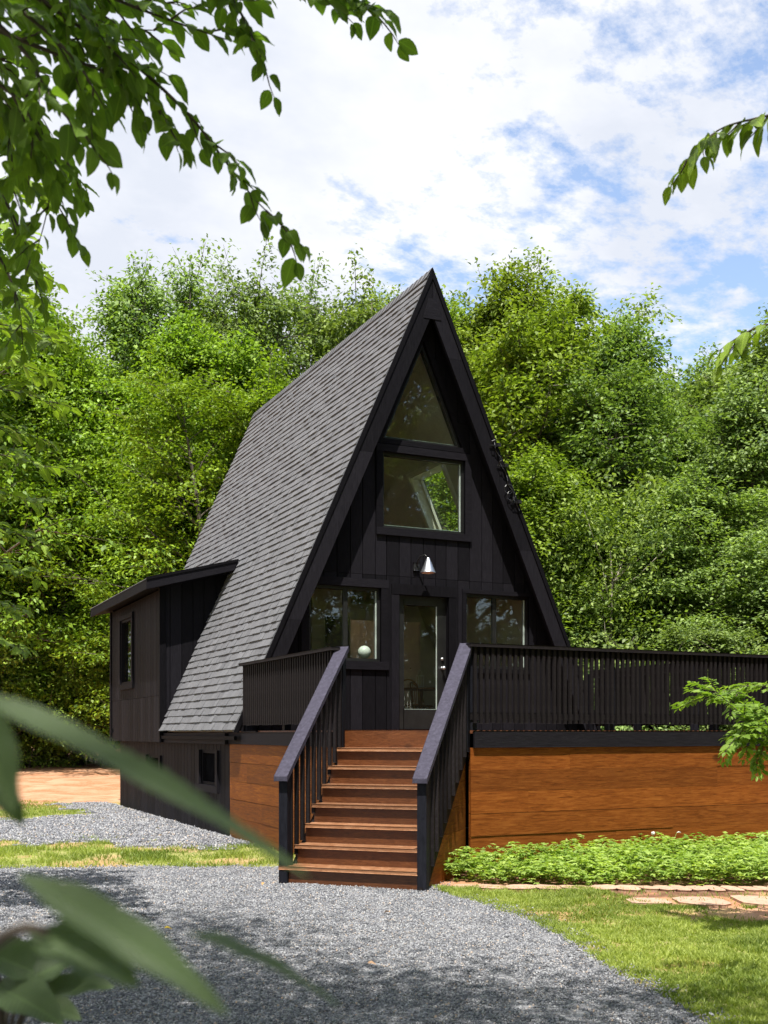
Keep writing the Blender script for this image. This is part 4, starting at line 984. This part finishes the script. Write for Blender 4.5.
for i, (bx_, ln_) in enumerate(ed):
    by_ = 9.29-.532*(bx_-5.19)+random.uniform(-.012, .012)
    o = rock_slab('edging_stone', bx_, by_, ln_, .27, .022, -.489+(random.uniform(-.05, .05) if ln_ > .18 else random.uniform(.15, .3)), .0)
    nth = ['first', 'second', 'third', 'fourth', 'fifth', 'sixth', 'seventh', 'eighth', 'ninth', 'tenth', 'eleventh', 'twelfth', 'thirteenth', 'fourteenth', 'fifteenth', 'sixteenth', 'seventeenth', 'eighteenth', 'nineteenth', 'twentieth', 'twenty-first', 'twenty-second']
    tag(o, ('long pale' if ln_ > .18 else 'short tilted')+' edging stone, '+nth[min(i, 21)]+' from the stairs along the plant bed', 'stone', 'edging stones along the plant bed')
for (cx_, cy_, ln_, wd, lb) in ((6.30, 7.80, .36, .42, 'small broken flagstone nearest the driveway in the bare soil'), (6.72, 7.60, .44, .52, 'long pale flagstone between the broken one and the frame edge'), (7.24, 7.36, .52, .55, 'pale flagstone at the right edge of the photo')):
    tag(rock_slab('flagstone', cx_, cy_, ln_, wd, .012, -.44, .004), lb, 'flagstone', 'flagstones in the bare soil')
# ------------------------------------------------------------------ leaves
def nrmz(a): return a/np.maximum(np.linalg.norm(a, axis=-1, keepdims=True), 1e-9)
def leaf_cards(P, D, Nn, Ln, Wd, fold=.25, tint=None):
    """one folded diamond per leaf: P base, D direction, Nn normal"""
    D = nrmz(D); Sd = nrmz(np.cross(D, Nn)); Nn = np.cross(Sd, D); n = len(P)
    Ln = Ln[:, None]; Wd = Wd[:, None]
    V = np.stack([P, P+D*Ln*.42+Sd*Wd*.5+Nn*Wd*fold, P+D*Ln-Nn*Ln*.12, P+D*Ln*.42-Sd*Wd*.5+Nn*Wd*fold], 1)
    F = np.arange(n*4).reshape(n, 4)
    return V.reshape(-1, 3), F
ST = np.array([0, .06, .2, .38, .56, .74, .88, .96, 1.0]); SW = np.array([.04, .38, .82, 1.0, .94, .68, .36, .13, 0.0])
def hero_leaves(P, D, Nn, Ln, Wd, curl=.25, fold=.22, serr=False):
    D = nrmz(D); Sd = nrmz(np.cross(D, Nn)); Nn = np.cross(Sd, D); n = len(P); k = len(ST) if not serr else None
    st, sw = ST, SW
    if serr:
        st = np.linspace(0, 1, 41); sw = np.interp(st, ST, SW)*(1+.055*((np.arange(41) % 2)*2-1)*(st < .97)*(st > .04))
    k = len(st)
    if not hasattr(curl, '__len__'): curl = np.full(n, curl)
    t_ = st[None, :, None]; L_ = Ln[:, None, None]; W_ = Wd[:, None, None]; c_ = np.asarray(curl)[:, None, None]
    mid = P[:, None]+D[:, None]*L_*(t_-.12*np.abs(c_)*t_**2)-Nn[:, None]*L_*c_*t_**2
    hw = sw[None, :, None]*W_*.5; und = .03*np.sin(st*19)[None, :, None]*W_
    lf = mid+Sd[:, None]*hw+Nn[:, None]*(hw*fold*2+und); rt = mid-Sd[:, None]*hw+Nn[:, None]*(hw*fold*2-und)
    V = np.stack([lf, mid, rt], 2)           # n,k,3,3
    i = np.arange(k-1)[:, None]*3
    f = np.concatenate([i+np.array([[0, 1, 4, 3]]), i+np.array([[1, 2, 5, 4]])], 0)
    F = (f[None]+np.arange(n)[:, None, None]*k*3).reshape(-1, 4)
    uv = np.zeros((k, 3, 2)); uv[:, 0, 0] = -1*sw; uv[:, 2, 0] = sw; uv[:, :, 1] = st[:, None]
    UV = np.tile(uv.reshape(-1, 2), (n, 1))
    return V.reshape(-1, 3), F, UV, len(f)

def rv(n, s=1): return RNG.normal(0, s, (n, 3))
UPV = np.array([0, 0, 1.0])

# ------------------------------------------------------------------ forest trees
def tree_proto(seed, H, R, base, nleaf, lsize, airy=0.0, nl=46, trunks=1):
    rg = np.random.default_rng(seed); rnd = random.Random(seed)
    wood = MB(); nodes = []; wts = []; outd = []; small = []
    for tk in range(trunks):
        bx = rnd.uniform(-.7, .7)*(trunks > 1); by = rnd.uniform(-.7, .7)*(trunks > 1)
        lean = (rnd.uniform(-.06, .06)+bx*.08, rnd.uniform(-.06, .06)+by*.08); ph = rnd.uniform(0, 6)
        def tp(h): return Vector((bx+lean[0]*h+.18*math.sin(h*.45+ph), by+lean[1]*h+.18*math.cos(h*.38+ph), h))
        hs_ = [H*.96*i/14 for i in range(15)]; r0 = .018*H/trunks**.5
        wood.tube([tp(h) for h in hs_], [max(.02, r0*(1-.93*h/H)) for h in hs_], 8, tint=.5)
        for i in range(nl//trunks):
            u = (i+rnd.random())/(nl//trunks); h = base+(H*.95-base)*u**.92
            prof = (.72+.28*math.sin(math.pi*u/.5) if u < .25 else (1-(u-.25)/.75)**.55*.97+.04)
            Lb = R*max(.14, prof)*rnd.uniform(.55, 1.35); az = i*2.399+rnd.uniform(-.5, .5)
            Lb *= 1+.28*math.sin(az*2+u*7+seed)+.18*math.sin(az*3-u*15+seed*2)
            el = rnd.uniform(.2, .85)+.45*u; p = tp(h); pts = [p]; d = Vector((math.cos(az)*math.cos(el), math.sin(az)*math.cos(el), math.sin(el)))
            ns = 6
            for s in range(ns):
                d = (d+Vector((rnd.uniform(-.2, .2), rnd.uniform(-.2, .2), rnd.uniform(-.10, .05)-.045*(1-u)))).normalized()
                pts.append(pts[-1]+d*Lb/ns)
            rb = max(.012, r0*.34*(1-.7*u))
            wood.tube(pts, [rb*(1-.8*k/ns) for k in range(ns+1)], 5, cap=False, tint=.5)
            for q in range(rnd.choice((2, 3, 4))):      # leafy shoots standing out of the crown
                q0 = pts[rnd.randint(3, ns)]; a2 = az+rnd.uniform(-1.1, 1.1); e2 = rnd.uniform(.1, 1.25); l2 = rnd.uniform(.5, 1.5)
                q1 = q0+Vector((math.cos(a2)*math.cos(e2), math.sin(a2)*math.cos(e2), math.sin(e2)))*l2
                wood.tube([q0, q0.lerp(q1, .5), q1], [.012, .008, .004], 3, cap=False, tint=.5)
                for f_ in (.25, .45, .62, .78, .92, 1.02):
                    nodes.append(q0.lerp(q1, f_)); wts.append(.42*(1.15-f_*.7)); outd.append((q1-q0).normalized()); small.append(.16)
            for s in range(2, ns+1):
                for q in range(rnd.choice((2, 3))):
                    a2 = az+rnd.uniform(-1.35, 1.35); l2 = Lb*rnd.uniform(.12, .36)+.2; e2 = rnd.uniform(-.15, .45)
                    q0 = pts[s]; q1 = q0+Vector((math.cos(a2)*math.cos(e2), math.sin(a2)*math.cos(e2), math.sin(e2)))*l2
                    if rnd.random() < .55: wood.tube([q0, (q0+q1)/2+Vector((0, 0, .04)), q1], [rb*.3+.006, .007, .004], 3, cap=False, tint=.5)
                    for f_ in (.45, .8, 1.05):
                        if rnd.random() < 1-airy*.5:
                            nodes.append(q0.lerp(q1, f_)); wts.append(rnd.uniform(.3, 1)); outd.append((q1-q0).normalized()); small.append(0)
        for q in range(int(9/trunks)):               # leaders standing out of the top
            h0 = H*rnd.uniform(.74, .97); p0 = tp(h0); az = rnd.uniform(0, 6.28); rr0 = R*rnd.uniform(.12, .62)*(1.25-.55*(h0/H)); h0 -= rr0*.35
            q0 = p0+Vector((math.cos(az)*rr0, math.sin(az)*rr0, rnd.uniform(0, .4))); q1 = q0+Vector((rnd.uniform(-.35, .35), rnd.uniform(-.35, .35), rnd.uniform(.7, 1.5)))
            wood.tube([p0, q0, q1], [.03, .02, .006], 4, cap=False, tint=.5)
            for f_ in (.1, .25, .4, .52, .64, .76, .87, .97, 1.04):
                for rep in (0, 1, 2): nodes.append(q0.lerp(q1, f_)+Vector((rnd.uniform(-.55, .55), rnd.uniform(-.55, .55), rnd.uniform(-.1, .1)))*(1.25-f_)); wts.append(.55*(1.15-f_*.6)); outd.append(Vector((math.cos(az), math.sin(az), .6)).normalized()); small.append(.17)
    nodes = np.array([tuple(v) for v in nodes]); outd = np.array([tuple(v) for v in outd]); w_ = np.array(wts); w_ /= w_.sum()
    k = rg.choice(len(nodes), nleaf, p=w_)
    rad = rg.uniform(.16, .36, len(nodes))*(R/4.2)**.5; small = np.array(small); rad = np.where(small > 0, small, rad)
    off_ = rg.normal(0, 1, (nleaf, 3))*np.where(small[k][:, None] > 0, 1, np.array([1, 1, .26]))*rad[k][:, None]
    off_[:, 2] -= .25*(off_[:, 0]**2+off_[:, 1]**2)/rad[k]
    P = nodes[k]+off_
    hd = nrmz(off_*np.array([1, 1, 0])+rg.normal(0, .12, (nleaf, 3))+outd[k]*.15)
    D = nrmz(hd+np.array([0, 0, -.35])+rg.normal(0, .35, (nleaf, 3)))
    Nn = nrmz(UPV+np.array([-.15, -.25, 0])+rg.normal(0, .38, (nleaf, 3))+outd[k]*.2)
    Ln = lsize*rg.uniform(.7, 1.25, nleaf)
    V, F = leaf_cards(P, D, Nn, Ln, Ln*rg.uniform(.5, .66, nleaf), .16)
    nodet = rg.random(len(nodes)); tint = np.clip(.5+.35*(nodet[k]-.5)+rg.normal(0, .2, nleaf), 0, 1)
    return wood, V, F, tint
PROTO = []
for i, (sd, H, R, b, nlf, ls, ai, nl_, tk) in enumerate([(11, 15, 3.7, .7, 44000, .165, .4, 62, 1), (12, 14, 3.1, .5, 40000, .155, .5, 54, 1), (13, 16, 4.0, .9, 46000, .16, .5, 72, 2),
                                                (14, 17, 3.4, 4.0, 24000, .17, .7, 80, 3), (15, 3.2, 2.1, .2, 15000, .12, .4, 30, 3)]):
    wd, V, F, tn = tree_proto(sd, H, R, b, nlf, ls, ai, nl_, tk)
    PROTO.append((H, wd, fast_mesh('crown', V, F, tn, M['leaf_forest'], 4)))
wood_me = {}
TINTS = [(1.0, 1.08, .6), (.95, .93, 1.4), (1.10, 1.06, .85), (1.02, .99, 1.6), (1.1, 1.05, .8)]
def plant_tree(x, y, H, pr, col, label, cat='tree', group=None, name='broadleaf_tree', rz=None, wide=1.0):
    H0, wd, crown = PROTO[pr]; s = H/H0
    root = thing(name, label, cat, group, (x, y, float(gz(x, y))-.05), random.uniform(0, 6.28) if rz is None else rz)
    if pr not in wood_me: o = wd.build('trunk', M['bark'], root, smooth=True); wood_me[pr] = o.data
    else: o = link('trunk', wood_me[pr], root)
    c = link('crown', crown, root)
    sw_ = s**.55*wide
    for q in (o, c): q.scale = (sw_, sw_, s)
    k = random.uniform(.86, 1.14); t_ = TINTS[col]; c.color = (t_[0]*k*random.uniform(.94, 1.06), t_[1]*k, t_[2]*k, 1)
    return root
# forest: x, y of the crown's top, its height, proto, tint
GRPS = {0: 'trees of the forest left of the cabin', 1: 'tall airy trees behind the roof', 2: 'yellow green trees right of the gable', 3: 'grey green trees behind the right end of the deck'}
KIND = {0: 'bright green tree', 1: 'tall airy tree', 2: 'yellow green tree', 3: 'muted green tree'}
def where(x, y, z):
    px, py, d = proj(x, y, z)
    return px, d
order = {}
for (x, y, z, pr, c) in TREES: order.setdefault(c, []).append((where(x, y, z)[0], where(x, y, z)[1], x, y, z, pr))
ORD = ['first', 'second', 'third', 'fourth', 'fifth', 'sixth', 'seventh', 'eighth', 'ninth', 'tenth', 'eleventh', 'twelfth', 'thirteenth', 'fourteenth', 'fifteenth', 'sixteenth', 'seventeenth', 'eighteenth', 'nineteenth', 'twentieth']
for c, lst in order.items():
    lst.sort()
    for i, (px, d, x, y, z, pr) in enumerate(lst):
        row = 'front row' if d < 31 else ('middle row' if d < 42 else 'back row')
        side = {0: 'left of the cabin', 1: 'behind the roof ridge', 2: 'right of the gable', 3: 'beyond the deck railing'}[c]
        plant_tree(x, y, z-float(gz(x, y))-.9, pr, c, f'{KIND[c]} {side}, {row}, {ORD[i]} from the left', 'tree', GRPS[c])
random.seed(77)
# trees behind the viewer, mirrored in the windows
for i, (x, y, H, pr) in enumerate([(13, -6, 19, 0), (19, -7, 22, 1), (25, -3, 21, 2), (16, -14, 24, 0), (8, -12, 20, 1), (24, -13, 24, 2), (31, -8, 24, 0), (31, 0, 21, 1), (3, -14, 18, 2), (22, 2, 17, 0), (34, 8, 20, 1)]):
    plant_tree(x, y, H, pr, 4, f'tall dark tree mirrored in the cabin windows, {ORD[i]} in its row', 'tree', 'trees mirrored in the windows', wide=1.15)
# shrubs at the forest edge
SH_L = []
def ground_at(px, D):
    a_ = (px-384)/FPX; return D*(a_*math.cos(YAW)+math.sin(YAW)), D*(-a_*math.sin(YAW)+math.cos(YAW))
for i, (px, D, H, c) in enumerate([(-40, 37, 3.4, 4), (5, 36, 3.0, 4), (45, 38, 3.6, 4), (85, 36.5, 3.2, 4), (125, 38, 3.8, 4), (20, 40, 4.6, 4), (70, 41, 5, 4), (115, 41, 5, 4)]):
    x, y = ground_at(px, D); plant_tree(x, y, H, 4, c, f'dark shrub behind the bare red soil at far left, {ORD[i]} in its row', 'shrub', 'shrubs at the left forest edge', 'shrub')
for i, (px, D, H, c) in enumerate([(560, 23, 2.2, 3), (600, 22, 2.4, 3), (640, 23, 2.6, 3), (675, 21.5, 2.2, 3), (715, 22.5, 2.6, 3), (750, 21, 2.4, 3), (790, 22, 2.5, 3), (620, 26, 3.2, 3), (700, 26, 3.4, 3), (770, 25, 3.2, 3)]):
    x, y = ground_at(px, D); plant_tree(x, y, H, 4, c, f'leafy shrub behind the right deck railing, {ORD[i]} in its row', 'shrub', 'shrubs behind the deck', 'shrub')

tr_ = thing('slender_tree', 'slender tree with a bare pale trunk rising behind the right railing post', 'tree', None, (14.5, 19.2, 0))
m = MB(); rn = random.Random(4)
m.tube([(.02*math.sin(k*1.3), .03*math.cos(k), k*.45) for k in range(13)], [.065*(1-.8*k/12) for k in range(13)], 8, tint=.5)
for k in range(26):
    h0 = rn.uniform(1.4, 5.0); a_ = rn.uniform(0, 6.28); l_ = rn.uniform(.7, 1.9); p0 = Vector((0, 0, h0)); d_ = Vector((math.cos(a_), math.sin(a_), rn.uniform(.5, 1.2))).normalized()
    m.tube([p0, p0+d_*l_*.5, p0+d_*l_+Vector((0, 0, .1))], [.018, .012, .004], 4, tint=.5)
m.build('trunk', M['bark_pale'], tr_, smooth=True)
pk = RNG.uniform(0, 1, 5000); ak = RNG.uniform(0, 6.28, 5000); P = np.stack([np.cos(ak)*RNG.uniform(.3, 1.7, 5000), np.sin(ak)*RNG.uniform(.3, 1.7, 5000), 2.6+4.3*pk], -1)
P += np.round(P*1.6)/1.6*.0; V, F = leaf_cards(P, rv(5000)+np.array([0, 0, -.3]), UPV+rv(5000, .5), RNG.uniform(.08, .14, 5000), RNG.uniform(.05, .08, 5000), .15)
link('crown', fast_mesh('crown', V, F, RNG.random(5000), M['leaf_forest'], 4), tr_).color = (1, .95, 1.2, 1)

# ------------------------------------------------------------------ near branches
def smooth_path(pts, n=4):
    pts = [Vector(p) for p in pts]; out_ = []
    for i in range(len(pts)-1):
        p0 = pts[max(i-1, 0)]; p1 = pts[i]; p2 = pts[i+1]; p3 = pts[min(i+2, len(pts)-1)]
        for k in range(n):
            t_ = k/n; out_.append(.5*((2*p1)+(p2-p0)*t_+(2*p0-5*p1+4*p2-p3)*t_*t_+(3*p1-p0-3*p2+p3)*t_**3))
    out_.append(pts[-1]); return out_
def leafy(branches, root, lsize, mat, twigs=1.0, r0=.012, sp=.04, droop=.55, anchor=None, wl=.52, tlen=(.18, .42), tw_z=0.0, bare=0.0, leafname='foliage', curl=.22):
    wood = MB(); LP = []; LD = []; LN = []; LL = []
    def leaves_on(path, start, sgn0=1):
        acc = 0; sg = sgn0; tot = sum((path[i+1]-path[i]).length for i in range(len(path)-1)); run = 0
        for i in range(len(path)-1):
            seg = path[i+1]-path[i]; l_ = seg.length; d = seg.normalized(); s = 0
            while acc+(l_-s) >= sp:
                s += sp-acc; acc = 0; run_ = run+s
                if run_ < start*tot: continue
                p = path[i]+d*s; side = d.cross(Vector((0, 0, 1)));
                side = side.normalized() if side.length > .15 else Vector((random.uniform(-1, 1), random.uniform(-1, 1), 0)).normalized()
                dr = d*.75+side*sg*random.uniform(.5, 1.0)+Vector((0, 0, -droop*random.uniform(.3, 1.4)))+Vector([random.gauss(0, .16) for _ in range(3)])
                LP.append(tuple(p+side*sg*.008)); LD.append(tuple(dr)); nn = Vector((random.gauss(0, .32), random.gauss(0, .32), 1))+d*.25
                LN.append(tuple(nn)); LL.append(lsize*random.uniform(.62, 1.18)*(1 if run_ < .93*tot else .7)); sg = -sg
            acc += l_-s; run += l_
        dd_ = (path[-1]-path[-2]).normalized(); LP.append(tuple(path[-1])); LD.append(tuple(dd_+Vector((0, 0, -.2)))); LN.append((random.gauss(0, .3), random.gauss(0, .3), 1)); LL.append(lsize*.7)
    for b in branches:
        path = smooth_path(b); n = len(path)
        if anchor is not None:
            a_ = Vector(anchor); a_.z = max(.6, path[0].z-.9); mid = a_.lerp(path[0], .5)+Vector((0, 0, .15))
            pre = smooth_path([a_, mid, path[0]], 4)[:-1]; rr = [r0*2.6-(r0*1.6)*k/len(pre) for k in range(len(pre))]
            wood.tube(pre+path, rr+[r0*(1-.86*k/(n-1)) for k in range(n)], 6, tint=.5)
        else: wood.tube(path, [r0*(1-.86*k/(n-1)) for k in range(n)], 6, tint=.5)
        leaves_on(path, .18+bare)
        k = 2
        while k < n-1:
            if random.random() < .85*twigs:
                d = (path[min(k+1, n-1)]-path[k]).normalized(); sd_ = d.cross(Vector((0, 0, 1))); sd_ = sd_.normalized() if sd_.length > .1 else Vector((1, 0, 0))
                sgn = random.choice((-1, 1)); l_ = random.uniform(*tlen)*(1-.5*k/n)
                dr = (d*.8+sd_*sgn*.75+Vector((0, 0, random.uniform(-.5, .1)+tw_z))).normalized(); tw = [path[k]]
                for q in range(4):
                    dr = (dr+Vector((random.gauss(0, .1), random.gauss(0, .1), random.gauss(-.07, .06)))).normalized(); tw.append(tw[-1]+dr*l_/4)
                wood.tube(tw, [.0045, .0036, .003, .0022, .0014], 4, tint=.5); leaves_on(tw, .1, sgn)
            k += random.choice((1, 2, 2)) if twigs < 1.8 else 1
    LP = np.array(LP); LD = np.array(LD); LN = np.array(LN); LL = np.array(LL)
    V, F, UV, fpl = hero_leaves(LP, LD, LN, LL, LL*RNG.uniform(wl*.88, wl*1.12, len(LL)), RNG.uniform(curl*.2, curl*1.9, len(LL)), .16)
    tint = np.repeat(RNG.random(len(LP)), fpl)
    rl = Vector(root.location)
    me = fast_mesh(leafname, V-np.array(rl), F, tint, mat, 4, UV, smooth=True)
    o = link(leafname, me, root); wood.v = [(x-rl.x, y-rl.y, z-rl.z) for x, y, z in wood.v]
    wood.build('branches', M['twig'], root, smooth=True); print(leafname, len(LP)); return o
t = NT('twig_bark'); M['twig'] = t.done(t.pbr((.055, .043, .032), .8, None, .25))
def trunk(root, x, y, H, r, lean=(0, 0)):
    m = MB(); m.tube([(lean[0]*k/8, lean[1]*k/8, H*k/8) for k in range(9)], [r*(1-.7*k/8) for k in range(9)], 12, tint=.5); m.build('trunk', M['bark'], root, smooth=True)

random.seed(3)
TA = (-1.75, 4.7)
beech = thing('beech_tree', 'beech whose dark leafy branches hang into the upper left corner', 'tree', None, (TA[0], TA[1], 0))
trunk(beech, *TA, 9.5, .17)
leafy(BR_UL, beech, .098, M['leaf_beech'], 1.1, .010, .042, .2, (TA[0], TA[1], 5), wl=.60, tlen=(.15, .36), tw_z=.12)
# the crown overhead that throws the dappled shade on the drive
cl = MB(); nn_ = 0; CP = []; CR = []
rr_ = random.Random(9)
for i in range(2100):
    gx_, gy_ = rr_.uniform(-3, 4.6), rr_.uniform(-2, 11.4)
    hz_ = rr_.uniform(5.4, 9.2); tgt = .0
    # ground point it shades
    lim = np.interp(gx_, [-2, 1.3, 2.2, 2.7, 3.4, 4.6], [11.6, 11.3, 10.0, 8.3, 7.3, 5.0])
    if gy_ > lim+rr_.uniform(-.9, .35) : continue
    c = Vector((gx_, gy_, 0))+S*(hz_/S.z)
    qx, qy, qd = proj(c.x, c.y, c.z)
    if qd > .5 and qy > -220 and -260 < qx < 900: continue
    if vnoise(np.array([gx_*.9+3]), np.array([gy_*.9]), 33)[0] < .49: continue
    CP.append(tuple(c)); CR.append(rr_.uniform(.25, .45))
CP = np.array(CP); CR = np.array(CR); print('canopy clusters', len(CP))
nlf = 46*len(CP); k = np.repeat(np.arange(len(CP)), 46)
P = CP[k]+RNG.normal(0, 1, (nlf, 3))*np.array([1, 1, .22])*CR[k][:, None]
V, F = leaf_cards(P, RNG.normal(0, 1, (nlf, 3))*np.array([1, 1, .4]), UPV+rv(nlf, .3), RNG.uniform(.07, .11, nlf), RNG.uniform(.042, .06, nlf), .1)
link('crown', fast_mesh('crown', V-np.array([TA[0], TA[1], 0]), F, RNG.random(nlf), M['leaf_beech'], 4), beech)
m = MB()
for i in range(0, len(CP), 5):
    c = Vector(CP[i]); a_ = Vector((TA[0], TA[1], min(9.2, max(3.5, c.z-1.5)))); m.tube([a_, a_.lerp(c, .5)+Vector((0, 0, .25)), c], [.03, .018, .005], 4, cap=False, tint=.5)
m.v = [(x-TA[0], y-TA[1], z) for x, y, z in m.v]; m.build('limbs', M['bark'], beech, smooth=True)

TBx, TBy = -2.6, 9.2
b2 = thing('beech_tree', 'smaller beech reaching in from the left edge below the dark branches', 'tree', None, (TBx, TBy, 0)); trunk(b2, TBx, TBy, 8, .13)
leafy(BR_MID, b2, .135, M['leaf_mid'], 2, .012, .06, .1, (TBx, TBy, 4), tlen=(.2, .45), tw_z=.45, wl=.6, curl=.2)
TCx, TCy = 6.2, 3.0
b3 = thing('beech_tree', 'tree whose two short leafy twigs reach in at the upper right edge', 'tree', None, (TCx, TCy, 0)); trunk(b3, TCx, TCy, 7, .12)
leafy(BR_R, b3, .112, M['leaf_mid'], 1.1, .007, .040, .8, (TCx, TCy, 5), tlen=(.10, .22), tw_z=-.3)
leafy(BR_R2, b3, .12, M['leaf_mid'], 1.0, .008, .045, .8, (TCx, TCy, 4), tlen=(.12, .3), leafname='lower_foliage')
# arching shrub at the right
sx_, sy_ = 8.05, 6.0
shb = thing('arching_shrub', 'arching light green shrub in front of the right railing', 'shrub', None, (sx_, sy_, 0))
leafy(BR_SH, shb, .070, M['leaf_shrub'], 2.5, .008, .014, .12, None, wl=.48, tlen=(.2, .62), tw_z=.2, bare=.05, curl=.15)
m = MB()
for b in BR_SH: m.tube(smooth_path([(sx_+random.uniform(-.05, .05), sy_+random.uniform(-.05, .05), 0), tuple(Vector(b[0])*.5+Vector((sx_, sy_, 0))*.5), b[0]], 3), .009, 5, tint=.5)
m.v = [(x-sx_, y-sy_, z) for x, y, z in m.v]; m.build('stems', M['twig'], shb, smooth=True)

# foreground sapling with big blurred leaves
fx, fy = .0, .62
sap = thing('broadleaf_sapling', 'out of focus sapling with large leaves close to the lens at lower left', 'sapling', None, (FGS[0][0][0], FGS[0][0][1], 0))
rl = Vector(sap.location)
m = MB()
for b in FGS: m.tube([Vector(p)-rl for p in smooth_path(b)], [.006-.003*k/(4*(len(b)-1)) for k in range(4*(len(b)-1)+1)], 7, tint=.5)
b0 = Vector(FGS[0][0])-rl; m.tube([(0, 0, -.02), tuple(b0*.5+Vector((0, 0, 0))), tuple(b0)], [.009, .007, .006], 7, tint=.5)
m.build('stem', M['twig'], sap, smooth=True)
TILT = [.32, .6, .50, .30, .5, .5, .5, .5]
for i, (a_, b_, w_) in enumerate(FG):
    a_ = np.array(a_); b_ = np.array(b_); mid = (a_+b_)/2; toc = nrmz(np.array(CAM)-mid)
    nn = UPV*1.0+toc*TILT[i]
    Ln = np.linalg.norm(b_-a_)*1.03
    V, F, UV, fpl = hero_leaves(a_[None], (b_-a_+np.array([0, 0, .06*Ln]))[None], nn[None], np.array([Ln]), np.array([w_]), .10, .13, serr=True)
    link('leaf', fast_mesh('leaf', V-np.array(rl), F, np.full(len(F), RNG.uniform(.2, .8)), M['leaf_front'], 4, UV, smooth=True), sap)
for (a_, b_, w_) in FG2:
    a_ = np.array(a_); b_ = np.array(b_); Ln = np.linalg.norm(b_-a_)
    nn = UPV+nrmz(np.array(CAM)-a_)*.7+RNG.normal(0, .2, 3)
    V, F, UV, fpl = hero_leaves(a_[None], (b_-a_)[None], nn[None], np.array([Ln*1.1]), np.array([w_*1.1]), .15, .2, serr=True)
    link('leaf', fast_mesh('leaf', V-np.array(rl), F, np.full(len(F), RNG.uniform(.2, .8)), M['leaf_front'], 4, UV, smooth=True), sap)
m = MB()
q0 = Vector(FG2[0][0])-rl
for (a_, b_, w_) in FG2: m.tube([q0+Vector((-.03, 0, -.12)), (q0+(Vector(a_)-rl))/2+Vector((0, 0, -.02)), Vector(a_)-rl], [.004, .003, .002], 5, tint=.5)
m.tube([q0+Vector((-.03, 0, -.12)), q0+Vector((-.4, .05, -.7)), (q0.x-.45, q0.y, .0)], [.004, .006, .008], 6, tint=.5)
m.build('side_stem', M['twig'], sap, smooth=True)

# planted bed
n = 26000
bx_ = RNG.uniform(4.9, 10.4, n); by_ = RNG.uniform(7.2, 10.22, n)
bl = 9.32-.532*(bx_-5.19)
k = (by_ > bl+.10+.08*RNG.random(n)) & ~((bx_ < 5.86) & (by_ > 10.3-(bx_-5.0)*.0) ) & ((bx_+by_) > 14.95+.08)
bx_, by_ = bx_[k], by_[k]; bl = bl[k]; n = len(bx_)
pn = vnoise(bx_*4.2, by_*4.2, 51, 3)*.75+.25*(vnoise(bx_*11, by_*11, 52, 2) > .5); edge = np.clip((by_-bl)/.35, 0, 1)
ht = (.05+.36*pn)*(.45+.55*edge)
top_ = RNG.random(n)**.45; zz_ = ht*top_
P = np.stack([bx_, by_, zz_], -1)
az = RNG.uniform(0, 6.28, n); D = np.stack([np.cos(az), np.sin(az), RNG.uniform(-.3, .5, n)], -1)
Vs = []; Fs = []; b0 = 0; tn_ = np.clip(RNG.normal(.5, .3, n)+(vnoise(bx_*2.1, by_*2.1, 58)-.5)*.9, 0, 1)
for da, s_ in ((0, 1), (.75, .72), (-.75, .72)):
    D2 = np.stack([np.cos(az+da), np.sin(az+da), D[:, 2]-.1*abs(da)], -1)
    V, F = leaf_cards(P, D2, UPV+rv(n, .28), RNG.uniform(.055, .095, n)*s_, RNG.uniform(.020, .034, n)*s_, .15)
    Vs.append(V); Fs.append(F+b0); b0 += len(V)
tag(link('bed_plants', fast_mesh('bed_plants', np.concatenate(Vs), np.concatenate(Fs), np.tile(tn_, 3), M['leaf_bed'], 4)), 'bright green leafy ground cover in the bed under the deck wall', 'ground cover', kind='stuff')
def dandelion(x, y, z, lb, bend):
    d = thing('dandelion', lb, 'wildflower', None, (x, y, 0)); m = MB(); m.tube(smooth_path([(0, 0, 0), (bend*.3, 0, z*.6), (bend, 0, z)], 4), .003, 5, tint=.5); m.build('stem', M['leaf_bed'], d)
    m = MB()
    if bend < .05:
        for i in range(70):
            v = Vector([random.gauss(0, 1) for _ in range(3)]).normalized(); p = Vector((bend, 0, z)); m.tube([p, p+v*.022], [.0012, .0025], 3, tint=.5)
    else:
        m.tube([(bend, 0, z), (bend+.03, 0, z+.006), (bend+.06, 0, z-.004)], [.002, .006, .001], 5, tint=.5)
    m.build('seed_head', M['white'], d)
dandelion(8.05, 9.9, .37, 'round white dandelion clock standing above the bed plants', .01); dandelion(8.35, 9.95, .36, 'thin bent grass stalk beside the dandelion clock', .09)
# small fallen leaves on the gravel
random.seed(8)
for i, (x, y, lb, colr) in enumerate([(2.05, 8.15, 'yellow fallen leaf on the shaded gravel', (.65, .45, .03)), (3.9, 8.1, 'tan fallen leaf near the middle of the driveway', (.45, .28, .15)), (3.55, 10.2, 'orange brown fallen leaf left of the stairs', (.5, .25, .08)), (2.9, 6.35, 'curled tan leaf lying low in the driveway', (.42, .26, .15))]):
    V, F, UV, fpl = hero_leaves(np.array([[0, 0, .012]]), np.array([[math.cos(i*2), math.sin(i*2), .15]]), UPV[None]+RNG.normal(0, .2, (1, 3)), np.array([.06]), np.array([.035]), .4, .3)
    mt = bpy.data.materials.new('dry_leaf'); mt.use_nodes = True; mt.node_tree.nodes['Principled BSDF'].inputs['Base Color'].default_value = (*colr, 1)
    o = link('fallen_leaf', fast_mesh('fallen_leaf', V, F, np.zeros(len(F)), mt, 4, UV)); o.location = (x, y, .025); tag(o, lb, 'leaf', 'fallen leaves on the drive')
